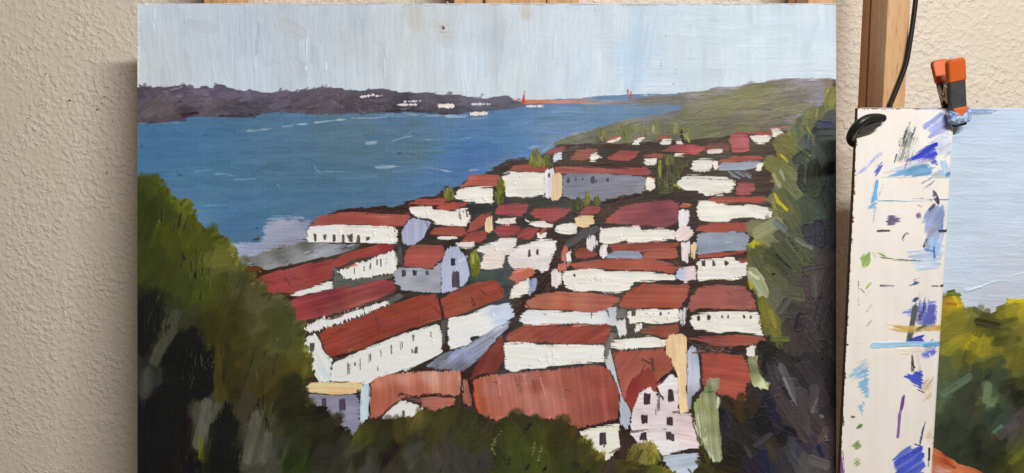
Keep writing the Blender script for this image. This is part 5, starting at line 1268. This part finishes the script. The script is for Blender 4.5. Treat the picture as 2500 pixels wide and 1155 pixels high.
def wipe(p, w, col, **kw):
    a = pts(p); d = a[-1] - a[0]
    o = dict(var=10, imp=.45, rag=2, wob=1.2, dry=.25, sl=40, sw=1.8)
    o.update(kw)
    pb.fill(sm, a, col, ang=math.degrees(math.atan2(d[1], d[0])), line=w, **o)
dab('R:645,628 700,590 740,572 765,560 775,600 785,680 745,692 705,690', (176, 184, 222), -30, dry=.45, alpha=.85)
wipe('R:655,640 740,575', 10, (150, 164, 216)); wipe('R:690,650 780,600', 14, (164, 178, 224)); wipe('R:680,690 760,620', 8, (156, 158, 214))
dab('R:700,700 790,670 795,790 720,780', (196, 204, 226), -30, dry=.5, alpha=.8)
dab('R:508,822 530,740 562,642 590,650 622,692 600,740 590,830 540,815', (118, 126, 122), 108, dry=.66, rag=4, alpha=.6)
for k in range(26):
    t = RNG.random(); x = 1940 + (515 + 70 * t + RNG.normal() * 12) / 2.0625; y = (815 - 165 * t) / 2.0625
    pb.fill(sm, np.array([[x, y], [x + 5, y - 16]]), (70, 82, 80), ang=108, line=1.6, dry=.4, alpha=.8)
dab('R:568,802 640,755 702,716 716,760 716,838 660,810 600,815', (72, 84, 196), -25, dry=.35)
wipe('R:600,800 710,730', 10, (52, 62, 186), dry=.1); wipe('R:620,805 710,770', 8, (64, 74, 200))
wipe('R:555,850 570,800', 5, (120, 60, 160)); wipe('R:575,850 640,820', 4, (110, 90, 180), dry=.5)
dab('R:440,872 560,825 620,805 700,800 640,840 540,870', (198, 198, 214), -18, dry=.4, alpha=.8)
dab('R:455,892 540,852 660,825 702,840 680,884 600,892', (96, 158, 208), -12, dry=.15)
dab('R:680,892 720,850 795,840 797,890', (178, 194, 220), 0, dry=.3)
wipe('R:750,820 765,880', 16, (176, 208, 236)); wipe('R:770,880 797,880', 12, (86, 140, 190))
dab('R:308,884 400,790 436,758 446,780 405,815 340,866', (150, 160, 218), -42, dry=.35)
dab('R:404,862 420,835 440,822 436,860 408,892', (62, 76, 198), -40, dry=.15)
dab('R:384,1022 400,950 402,912 420,905 412,1000', (78, 148, 206), 100, dry=.2); dab('R:370,1046 390,1020 416,1012 404,1042', (104, 166, 214), -25, dry=.2)
wipe('R:425,1010 560,1012 790,1003', 2.2, (130, 164, 186), dry=.35); wipe('R:440,895 790,890', 1.8, (206, 206, 204), dry=.2)
wipe('R:590,1000 740,1000', 3, (150, 170, 200), dry=.6); wipe('R:425,980 445,925', 5, (196, 190, 180), dry=.6); wipe('R:400,1110 405,1050', 8, (190, 214, 232), dry=.55)
wipe('R:640,920 690,895', 6, (160, 160, 190), dry=.6); wipe('R:650,950 700,910', 4, (150, 150, 180), dry=.6); wipe('R:560,930 576,955', 1.6, (150, 148, 150), dry=.3)
dab('R:690,1000 700,965 716,966 728,1005 720,1025 700,1010', (84, 66, 104), 60, dry=.12); wipe('R:690,1000 715,985', 3, (226, 218, 214), dry=.2)
dab('R:460,1108 480,1088 520,1090 530,1112 500,1130 470,1128', (84, 70, 108), 0, dry=.05, imp=.7); dab('R:618,1085 628,1062 640,1085 632,1105', (116, 96, 136), 80)
dab('R:670,1060 700,1025 705,1050 690,1066', (74, 84, 104), -50, dry=.2); wipe('R:640,1040 620,1032', 4, (140, 130, 160), dry=.5); wipe('R:715,985 725,1020', 5, (60, 56, 84))
dab('R:638,1105 690,1055 750,1035 748,1100 745,1160 660,1160', (150, 172, 218), -40, dry=.3)
dab('S:555,30 600,10 642,0 642,150 600,225 560,200 575,120', (146, 160, 200), -60, dry=.25); dab('S:560,100 620,80 610,130 570,180', (160, 158, 186), -40, dry=.2)
dab('S:478,202 560,190 640,168 630,272 520,285', (180, 198, 224), -8, dry=.45, alpha=.85); dab('S:570,150 615,120 620,190 600,250', (150, 186, 222), -80, dry=.35)
wipe('S:560,190 600,200', 5, (110, 140, 200)); wipe('S:600,180 604,225', 4, (70, 90, 150)); wipe('S:580,20 600,0', 6, (70, 80, 110)); wipe('S:555,180 566,150', 5, (70, 80, 100)); wipe('S:635,20 635,110', 4, (96, 130, 210), dry=.5)
dab('S:284,232 305,212 322,200 320,262 296,272', (124, 168, 72), -50, dry=.2); dab('S:358,206 380,208 396,226 372,222', (100, 138, 54), 25, dry=.2); dab('S:330,205 345,192 362,200 350,235', (190, 188, 176), 60, dry=.55)
wipe('S:375,228 430,236 500,240 540,240', 2.2, (100, 112, 92), dry=.25); wipe('S:370,348 430,348', 5, (112, 98, 120), dry=.3); wipe('S:358,112 405,112', 3, (90, 78, 84), dry=.4)
wipe('S:466,150 470,125 485,122', 4, (110, 104, 104), dry=.45); wipe('S:510,155 540,145', 3, (190, 186, 180), dry=.5)
wipe('S:622,113 664,112', 3.4, (50, 46, 48), dry=.2); wipe('S:592,349 650,347', 2.4, (60, 56, 58), dry=.3); wipe('S:630,350 648,347', 3.4, (40, 38, 40))
for y in (345, 380, 445, 508):
    wipe(f'S:308,{y+12} 328,{y-12}', 4, (150, 178, 104), dry=.5)
wipe('S:305,325 318,345', 3, (190, 196, 120), dry=.5); wipe('S:276,330 278,430', 4, (140, 136, 140), dry=.62); wipe('S:285,360 300,378', 3, (160, 150, 164), dry=.5); wipe('S:272,500 278,470', 2, (170, 160, 150), dry=.5); wipe('S:270,595 288,590', 4, (190, 184, 174), dry=.5)
dab('S:496,350 515,325 538,322 528,342', (50, 72, 118), -20, dry=.2); dab('S:500,420 516,400 533,402 522,424', (46, 58, 100), -20, dry=.2)
dab('S:462,462 540,422 610,412 608,510 570,545 490,482', (116, 124, 204), -8, dry=.42); dab('S:540,440 610,430 606,510 550,530', (92, 100, 190), -60, dry=.4)
for k in range(14):
    x = 1940 + RNG.uniform(500, 605) / 1.7625; y = 500 + RNG.uniform(420, 520) / 1.7625
    pb.fill(sm, np.array([[x, y], [x + 4, y - 26]]), (92, 92, 150) if k % 2 else (206, 206, 222), ang=-80, line=2, dry=.45, alpha=.8)
dab('S:520,500 530,465 550,460 552,505', (70, 52, 56), 80, dry=.25); dab('S:512,490 525,476 535,500', (170, 110, 60), 40)
wipe('S:490,592 505,520 518,440', 11, (86, 92, 96), dry=.3); wipe('S:560,400 556,450', 3, (70, 76, 90), dry=.4)
dab('S:390,516 470,520 600,512 642,516 636,546 560,540 520,558 430,546', (208, 172, 88), 4, dry=.42); wipe('S:610,530 640,530', 9, (206, 152, 70), dry=.3); wipe('S:490,560 560,520', 9, (110, 112, 84), dry=.45)
dab('S:484,592 510,570 552,556 556,590 520,594', (40, 52, 170), -15, dry=.1); dab('S:560,590 600,570 604,620 560,640', (120, 130, 206), -20, dry=.4)
wipe('S:338,605 450,600 637,598', 13, (158, 196, 224), dry=.12, imp=.8); wipe('S:560,605 640,600', 9, (112, 170, 214), dry=.3)
dab('S:440,625 520,610 600,620 560,640 470,640', (222, 208, 186), 0, dry=.3); dab('S:540,640 570,622 606,615 602,655 560,660', (86, 98, 200), -15, dry=.35)
wipe('S:580,640 592,670', 4, (236, 236, 240)); wipe('S:530,650 545,710', 8, (214, 196, 176), dry=.45); wipe('S:425,655 480,660', 5, (204, 200, 210), dry=.6)
dab('S:224,752 270,690 312,650 314,735 316,832 282,792 256,792 300,742', (118, 176, 222), -25, dry=.32); dab('S:272,872 296,852 290,908', (110, 172, 222), 70, dry=.3)
for k in range(10):
    wipe(f'S:{235+k*4},{745-k*8} {312},{700-k*5}', 2, (226, 218, 208), dry=.3)
wipe('S:506,650 507,712', 6, (98, 92, 84), dry=.3); wipe('S:505,680 516,700', 5, (60, 56, 54))
dab('S:472,738 510,725 546,714 550,765 545,792 505,765', (44, 56, 182), 20, dry=.16); wipe('S:530,795 558,808', 3, (60, 50, 60))
wipe('S:470,822 452,900 445,1000', 6.5, (134, 100, 172), dry=.35); wipe('S:468,830 458,880', 5, (112, 70, 150), dry=.2)
dab('S:545,760 600,730 590,830 550,850', (206, 188, 150), -50, dry=.62); dab('S:555,1000 590,960 600,1000 570,1025', (200, 176, 128), -50, dry=.6)
for x, y, w, c in ((281, 953, 17, (74, 122, 48)), (270, 1034, 32, (122, 158, 84)), (266, 1106, 26, (130, 164, 92))):
    dab(f'S:{x-w/2},{y+w*.2} {x-w*.1},{y-w*.55} {x+w*.5},{y-w*.4} {x+w*.45},{y+w*.4} {x-w*.1},{y+w*.55}', c, -40, dry=.12)
wipe('S:538,1035 548,980 562,935', 5, (84, 92, 140), dry=.5); wipe('S:520,1030 550,1040', 3, (70, 76, 130), dry=.4); wipe('S:545,1030 605,1030', 2.4, (80, 70, 66), dry=.4)
dab('S:428,1100 450,1060 480,1040 552,1045 550,1170 432,1170', (78, 96, 196), -40, dry=.2); wipe('S:440,1110 540,1050', 14, (60, 76, 186)); wipe('S:450,1150 545,1080', 16, (68, 88, 196)); wipe('S:480,1165 550,1120', 14, (84, 102, 204))
wipe('S:580,1050 578,1095', 6, (52, 46, 46), dry=.15); wipe('S:577,1095 575,1125', 3.4, (60, 52, 52), dry=.2); wipe('S:598,1080 596,1150', 4, (110, 100, 96), dry=.6)
dab('S:192,1170 196,1060 203,1050 214,1170', (96, 44, 124), 85, dry=.2)
wipe('S:190,840 200,950', 4, (50, 40, 34), dry=.2); wipe('S:248,912 254,912', 5, (96, 84, 76))
wipe('S:200,880 205,950', 7, (60, 54, 36), dry=.3)
edge = bs
for k in range(40):
    y = RNG.uniform(268, 1150); x = 2094.5 - 45 * (y - 264) / 891
    pb.fill(edge, np.array([[x, y], [x + RNG.uniform(0, 1.5), y + RNG.uniform(2, 9)]]), (70, 52, 42), line=RNG.uniform(1.5, 3.2), dry=.3, imp=.1)
for k in range(26):
    x = RNG.uniform(2100, 2300)
    pb.fill(edge, np.array([[x, 265.5], [x + RNG.uniform(3, 14), 265.5]]), (120, 90, 92), line=2, dry=.4, imp=.1)
wipe('P:2250,266 2330,268', 5, (176, 190, 222), dry=.4)

board = empty('palette_board', ((BXL + BXR) / 2, BOARD_Y, BZB), (math.pi / 2, 0, 0))
tag(board, 'narrow white board smeared with blue, purple and green dabs of paint', 'palette')
bcx = (BXL + BXR) / 2
def place_b(X, Y):
    x, z = on_plane(X, Y, BOARD_Y)
    return x - bcx, z - BZB
RR = 0.0058
def rolled(X, Y):
    x, z = place_b(X, Y)
    t = np.clip((x - (BW / 2 - RR)) / RR, 0, 0.985)
    return RR * (1 - np.sqrt(1 - t * t))
def in_board(X, Y):
    x, z = place_b(X, Y)
    nick = 0.0004 * (fbm(X / 9, Y / 9, 2) - .5)
    return (x > -BW / 2 + nick + .0002) & (x < BW / 2 - .0001) & (z > 0.0005) & (z < BH - 0.0003 + nick)
pb.build(place_b, M_BOARD, board, in_board, drop=rolled)
# body of the board: a slab with a rounded right edge
M_EDGE = plain('fibreboard_edge', (112, 86, 66), 0.8, noise=.25, nscale=200)
M_BODY = plain('board_white', (222, 214, 204), 0.45, noise=.04)
prof = [(-BW / 2, -0.0062), (BW / 2, -0.0062), (BW / 2, -RR - .0002)]
prof += [(BW / 2 - RR + RR * math.sin(a), -RR - .0002 + RR * math.cos(a)) for a in np.linspace(math.pi / 2, 0, 8)[1:]]
prof += [(-BW / 2, -.0002)]
n = len(prof)
V = [(x, 0, z) for x, z in prof] + [(x, BH, z) for x, z in prof]
F_ = [tuple(range(n)), tuple(range(2 * n - 1, n - 1, -1))] + [(i, n + i, n + (i + 1) % n, (i + 1) % n) for i in range(n)]
slab = link_mesh('slab', V, F_, M_EDGE, board)
slab.data.materials.append(M_BODY)
for p in slab.data.polygons:
    if p.center.x > BW / 2 - RR * 1.2:
        p.material_index = 1
del pb

# ------------------------------------------------------------------ second painting, clamped behind the board
P2Y = BOARD_Y + 0.0072
p2 = Canvas(2060, 262, 2640, 1296, 1.3, (190, 206, 226))
s2 = p2.part('painted_sky', label='plain pale blue painted sky')
p2.fill(s2, 'P:2000,200 2700,200 2700,900 2000,900', ctl('P:2330,280,182,200,220 2480,280,192,210,230 2340,500,188,204,222 2480,500,196,210,228 2350,650,194,208,226 2480,680,196,204,218 2360,720,194,204,220 2600,400,196,212,232 2420,740,188,192,206'), ang=2, var=3, hue=1.5, imp=.25, sl=80, sw=2.6)
for k in range(150):
    x = RNG.uniform(2320, 2520); y = RNG.uniform(275, 760); l = RNG.uniform(20, 80)
    p2.fill(s2, np.array([[x - l / 2, y], [x + l / 2, y + RNG.normal() * 3]]), (192 + RNG.normal() * 5, 207 + RNG.normal() * 4, 226), line=RNG.uniform(4, 12), dry=.5, alpha=.4, imp=.4, var=3)
p2.fill(s2, 'Q:180,115 240,102 330,72 360,60', (200, 213, 230), line=2.4, imp=1.8, dry=.1, ang=-20)
p2.fill(s2, 'Q:355,58 430,40 513,8', (199, 212, 229), line=2, imp=1.2, dry=.3, ang=-15)
p2.fill(s2, 'P:2352,266 2400,264 2440,268 2400,280 2360,282', (146, 166, 200), dry=.3, imp=.6)
p2.fill(s2, 'P:2375,274 2385,278 2398,274', (120, 122, 136), line=3, dry=.4)
g2 = p2.part('painted_tree', label='yellow green painted trees darkening downwards')
TP = pts('P:2040,700 Q:70,140 75,115 115,108 150,132 160,175 190,215 235,208 270,235 300,246 345,232 365,200 400,195 425,165 513,165 700,180 P:2700,1310 2040,1310')
TC = ctl('Q:85,120,72,90,40 Q:110,135,84,100,40 Q:110,165,206,184,34 Q:90,185,168,120,30 Q:150,190,196,178,40 Q:200,240,128,126,56 Q:240,230,78,84,44 Q:300,290,52,54,22 Q:340,250,96,92,34 Q:380,210,120,116,44 Q:450,185,196,178,36 Q:500,180,206,188,38 Q:480,230,150,144,40 Q:420,290,96,96,34 Q:120,270,118,114,36 Q:90,350,124,120,38 Q:180,420,158,146,34 Q:240,420,168,154,32 Q:300,430,150,138,34 Q:380,400,72,74,28 Q:360,330,70,70,26 '
         'Q:480,370,128,122,56 Q:500,440,96,96,30 Q:450,520,120,108,30 Q:470,580,100,104,50 Q:400,500,110,108,40 Q:280,520,90,96,50 Q:200,520,64,68,34 Q:100,560,80,88,56 Q:120,660,72,88,64 Q:70,720,88,102,76 Q:200,620,56,68,52 Q:300,590,34,40,34 Q:370,610,56,72,56 Q:450,680,40,40,26 Q:490,720,28,28,20 Q:220,700,42,46,36 Q:310,700,104,120,84 Q:320,750,116,130,98 Q:240,780,58,60,38 Q:160,760,54,62,46 Q:380,820,38,58,42 Q:330,840,36,48,38 Q:360,905,84,120,100 '
         'Q:100,860,44,54,42 Q:80,940,46,54,38 Q:150,1010,44,54,40 Q:250,960,30,34,24 Q:330,950,70,62,40 Q:430,920,96,84,92 Q:460,850,80,70,80 Q:400,960,30,34,26 Q:340,1060,26,28,22 Q:260,1040,28,32,24 Q:460,1040,86,92,34 Q:480,1080,120,116,36 Q:420,1100,66,72,30 Q:500,990,70,78,32 Q:400,1130,40,42,24')
p2.fill(g2, TP, TC, ang=-20, var=10, rag=3, wob=3, imp=.35, warp=10, hue=3)
p2.strokes(g2, np.clip(TP, (2270, 0), (2530, 1200)), TC, 220, lambda x, y: -25 if y < 860 else -60, 28, (16, 56), (12, 32), 5, .35, .6, .3, 8)
for a, w, c in (('Q:110,140 130,200', 30, (204, 184, 36)), ('Q:75,180 120,190', 24, (176, 128, 34)), ('Q:75,130 145,135', 14, (82, 108, 48)), ('Q:430,175 513,170', 24, (206, 188, 36)), ('Q:200,230 240,270', 26, (122, 122, 62)), ('Q:250,290 350,310', 40, (54, 54, 22)), ('Q:60,710 200,610', 40, (86, 104, 80)), ('Q:310,660 300,740', 46, (110, 126, 92)), ('Q:345,915 380,890', 22, (88, 124, 104))):
    p = pts(a); d = p[-1] - p[0]
    p2.fill(g2, p, c, ang=math.degrees(math.atan2(d[1], d[0])), line=w * .45, dry=.2, imp=.8, var=10)
r2 = p2.part('painted_ground', label='orange painted bank at the bottom')
p2.fill(r2, 'P:2040,1060 Q:0,1015 60,1050 140,1100 220,1125 320,1170 P:2500,1310 2040,1310', ctl('Q:10,1040,196,108,62 Q:60,1080,176,80,44 Q:120,1120,200,118,76 Q:30,1140,204,140,120 Q:220,1150,190,104,64'), ang=25, var=12, imp=.5)
p2.fill(r2, 'Q:60,1090 120,1125', (150, 70, 40), line=6, ang=25, dry=.3); p2.fill(r2, 'Q:15,1150 100,1140', (212, 158, 140), line=6, ang=10, dry=.3)
second = empty('painting', (0.52, P2Y, BZB), (math.pi / 2, 0, 0))
tag(second, 'painting of pale blue sky over yellow green trees, cut off behind the smeared white board', 'painting')
def place_2(X, Y):
    x, z = on_plane(X, Y, P2Y)
    return x - 0.52, z - BZB
z2t = float(on_plane(2400, 265, P2Y)[1]) - BZB
x2l = float(on_plane(2100, 300, P2Y)[0]) - 0.52; x2r = float(on_plane(2630, 300, P2Y)[0]) - 0.52
def in_2(X, Y):
    x, z = place_2(X, Y)
    return (z > 0.0005) & (z < z2t) & (x > x2l) & (x < x2r)
p2.build(place_2, M_PAINT, second, in_2)
box('panel', x2l - .0003, x2r + .0003, 0, z2t + .0006, -0.004, 0.0, plain('primed_panel_edge', (206, 208, 208), 0.7, noise=.08), second)
del p2

# ------------------------------------------------------------------ spring clamp
M_ORANGE = plain('orange_vinyl', (212, 98, 36), 0.5, spec=.3, noise=.05)
M_STEEL = plain('dull_steel', (80, 81, 82), 0.5, metal=.35, noise=.3, nscale=220, bump=.15)
M_STEEL2 = plain('bright_steel', (170, 170, 165), 0.25, metal=1.0, noise=.1)
U = 0.80 / FPX
jx, jz = on_plane(2339, 284, BOARD_Y - 0.004)
clamp = empty('spring_clamp', (float(jx), BOARD_Y - 0.002, float(jz)), (math.pi / 2, 0, 0))
clamp.rotation_euler = (math.pi / 2, math.radians(-12.0), 0)
tag(clamp, 'steel spring clamp with orange grips pinching the board and painting together', 'clamp')

def arm(name, side):
    """one pressed steel arm, bent away from the work towards its grip; side +1 in front, -1 behind"""
    def bent(o):
        for v in o.data.vertices:
            y = v.co.y / U
            lean = 0.0007 + 0.0085 * max(0.0, (y - 20) / 120.0)
            v.co.z = side * (v.co.z + lean + (0 if side > 0 else 0.006))
            if side < 0:
                v.co.x = v.co.x * 0.97
        if side < 0:
            o.data.flip_normals()
        return o
    def sheet(nm, w0, w1, y0, y1, t, parent, mat, bev, ny=10, z0=0.0, rnd=0.0):
        rows = np.linspace(y0, y1, ny)
        v, f = [], []
        prof = [(-1, 0.25), (-1, 0.8), (-.86, 1), (.86, 1), (1, .8), (1, .25), (1, 0), (-1, 0)]
        for y in rows:
            k = (y - y0) / (y1 - y0)
            w = (w0 + (w1 - w0) * k) / 2
            if rnd:
                e = max(0.0, (y - (y1 - rnd)) / rnd); w = w - rnd * (1 - math.sqrt(max(0, 1 - e * e))) * .7
            for px, pz in prof:
                v.append((px * w * U, y * U, z0 + pz * t))
        m = len(prof)
        for i in range(ny - 1):
            for j in range(m):
                f.append((i * m + j, i * m + (j + 1) % m, (i + 1) * m + (j + 1) % m, (i + 1) * m + j))
        f.append(tuple(range(m))[::-1]); f.append(tuple(range((ny - 1) * m, ny * m)))
        o = link_mesh(nm, v, f, mat, parent)
        bent(o)
        if bev: bevel(o, bev, 3)
        o.data.polygons.foreach_set('use_smooth', np.ones(len(o.data.polygons), bool))
        return o
    a = sheet(name, 40, 40, 4 if side > 0 else 23, 92, 0.0058, clamp, M_STEEL, .0006)
    g = sheet('grip', 44, 43, 86, 141, 0.0072, clamp, M_ORANGE, .0014, 14, -0.0006, 12)
    return a
arm('front_arm', 1)
arm('rear_arm', -1)
# ears, rivet and coil between the arms
for s_ in (-1, 1):
    x = s_ * 20.5 * U
    V = [(x + dx, y * U, z) for dx in (-.0005, .0005) for y, z in ((34, .003), (74, .006), (82, .001), (60, -.003), (82, -.008), (72, -.013), (34, -.009), (46, -.003))]
    F_ = [tuple(range(8)), tuple(range(15, 7, -1))] + [(i, 8 + i, 8 + (i + 1) % 8, (i + 1) % 8) for i in range(8)]
    link_mesh('ear', V, F_, M_STEEL2, clamp)
tube('rivet', [(-23.5 * U, 58 * U, -.004), (23.5 * U, 58 * U, -.004)], .0026, M_STEEL2, clamp, 18, 2)
coil = [(x * U, 58 * U + .0042 * math.sin(t), -.004 + .0042 * math.cos(t)) for x, t in zip(np.linspace(-16, 16, 60), np.linspace(0, 10 * math.pi, 60))]
tube('spring', coil, .0009, M_STEEL2, clamp, 8, 1)
# front jaw: orange tip wrapped in crumpled blue dried paint
tip = prism('jaw_tip', [(-16 * U, 22 * U), (19 * U, 22 * U), (19 * U, 16 * U), (4 * U, 1 * U), (-1 * U, 1 * U), (-16 * U, 15 * U)], 0.0012, 0.0085, M_ORANGE, clamp, .001)
def clot():
    mb, nt, b = new_mat('dried_blue_paint')
    tc = N(nt, 'ShaderNodeTexCoord'); ns = N(nt, 'ShaderNodeTexNoise')
    ns.inputs['Scale'].default_value = 260.0; ns.inputs['Detail'].default_value = 4.0
    nt.links.new(tc.outputs['Object'], ns.inputs['Vector'])
    r = N(nt, 'ShaderNodeValToRGB')
    r.color_ramp.elements[0].position = .36; r.color_ramp.elements[0].color = (*lin((74, 110, 176)), 1)
    r.color_ramp.elements[1].position = .62; r.color_ramp.elements[1].color = (*lin((196, 212, 234)), 1)
    nt.links.new(ns.outputs['Fac'], r.inputs[0]); nt.links.new(r.outputs[0], b.inputs['Base Color'])
    b.inputs['Roughness'].default_value = .35
    v, f = [], []
    nu, nv = 64, 26
    for j in range(nv):
        ph = math.pi * j / (nv - 1)
        for i in range(nu):
            th = 2 * math.pi * i / nu
            dx, dy, dz = math.cos(th) * math.sin(ph), math.sin(th) * math.sin(ph), math.cos(ph)
            sq = (abs(dx) ** 3 + abs(dy) ** 3 + abs(dz) ** 3) ** (-1 / 3)
            nse = float(fbm(np.array(dx * 3.1 + dz * 2 + 40), np.array(dy * 3.1 + dz + 40), 3)) - .5
            fold = abs(float(vn(np.array(dx * 2 + 9.0), np.array(dy * 7 + dz * 2 + 9.0))) - .5)
            s = sq * (1 + .32 * nse - .25 * fold)
            x = dx * 29 * U * s; y = (2 + dy * 20 * s) * U; z = .0042 + dz * .0052 * s
            # a notch at the top lets the orange jaw show
            xx = x / U; yy = y / U
            if dz > 0.05:
                z -= .006 * float(sstep(-3, 2, yy - (2 + abs(xx - 2) * 0.95)) * sstep(21, 17, abs(xx - 2)))
            v.append((x, y, z))
    for j in range(nv - 1):
        for i in range(nu):
            f.append((j * nu + i, j * nu + (i + 1) % nu, (j + 1) * nu + (i + 1) % nu, (j + 1) * nu + i)[::-1])
    o = link_mesh('paint_crust', v, f, mb, clamp, True)
    o['label'] = 'pale blue crust of dried paint on the front jaw'
clot()
prism('jaw_pad', [(-16 * U, -24 * U), (17 * U, -24 * U), (17 * U, 6 * U), (-16 * U, 6 * U)], 0.0004, 0.0036, plain('black_rubber_pad', (40, 40, 42), .6), clamp, .0006)

# ------------------------------------------------------------------ black hook on the board's corner
M_BLACK = plain('black_rubber', (26, 25, 25), 0.42, spec=.5, noise=.3, bump=.3, bscale=500)
def w3(px, py, y):
    x, z = on_plane(px, py, y)
    return np.array([float(x), y, float(z)])
hk0 = w3(2092, 330, BOARD_Y - .004)
hook = empty('easel_hook', tuple(hk0))
tag(hook, 'thick black rubber covered hook curling over the corner of the smeared board', 'hook')
hp = [w3(2156, 289, BOARD_Y - .0050), w3(2140, 287, BOARD_Y - .0075), w3(2118, 290, BOARD_Y - .011), w3(2098, 302, BOARD_Y - .012), w3(2083, 320, BOARD_Y - .008), w3(2077, 338, BOARD_Y + .001), w3(2085, 350, BOARD_Y + .010), w3(2110, 352, BOARD_Y + .0165)]
tube('rod', [p - hk0 for p in hp], [.0033, .0034, .0035, .0036, .0037, .0037, .0035, .0034], M_BLACK, hook, 18, 8)
wp = [w3(2090, 326, BOARD_Y - .0005), w3(2104, 308, BOARD_Y - .0005), w3(2126, 298, BOARD_Y - .0005), w3(2146, 296, BOARD_Y - .0005), w3(2142, 309, BOARD_Y - .0005), w3(2130, 317, BOARD_Y - .0005), w3(2092, 328, BOARD_Y - .0005)]
V = [tuple(p - hk0) for p in wp] + [tuple(p - hk0 + np.array([0, -.0075, .0012])) for p in wp]
n = len(wp)
link_mesh('web', V, [tuple(range(n)), tuple(range(2 * n - 1, n - 1, -1))] + [(i, (i + 1) % n, n + (i + 1) % n, n + i)[::-1] for i in range(n)], plain('dark_brown_web', (44, 38, 36), .6), hook)

# ------------------------------------------------------------------ cable in front of the upright
cy = 0.8275
cp = [w3(2240, -60, cy), w3(2236, -5, cy), w3(2228, 60, cy), w3(2219, 120, cy), w3(2213, 152, cy), w3(2203, 182, cy), w3(2190, 215, cy), w3(2178, 245, cy), w3(2172, 264, cy), w3(2166, 330, cy), w3(2160, 520, cy)]
c0 = cp[-1]
cable = tube('power_cable', [p - c0 for p in cp], .00205, plain('black_cable', (24, 23, 23), .4, noise=.2), None, 12, 6)
cable.location = tuple(c0)
tag(cable, 'black power cable hanging down the front of the beech upright', 'cable')

# tiny nail hook at the top edge of the painting
nl = tube('hanging_wire', [(0, 0, 0), (.0012, 0, .0016), (.0026, 0, .0012), (.0032, 0, -.0002)], .0004, M_STEEL2, None, 8, 4)
nb = D * FWD + (1086 - 1250) * S * np.array([1, 0, 0]) + (577.5 - 9.0) * S * UP
nl.location = tuple(nb + np.array([0, .001, 0]))
nl.parent = painting; nl.matrix_parent_inverse = painting.matrix_basis.inverted()
#@@END
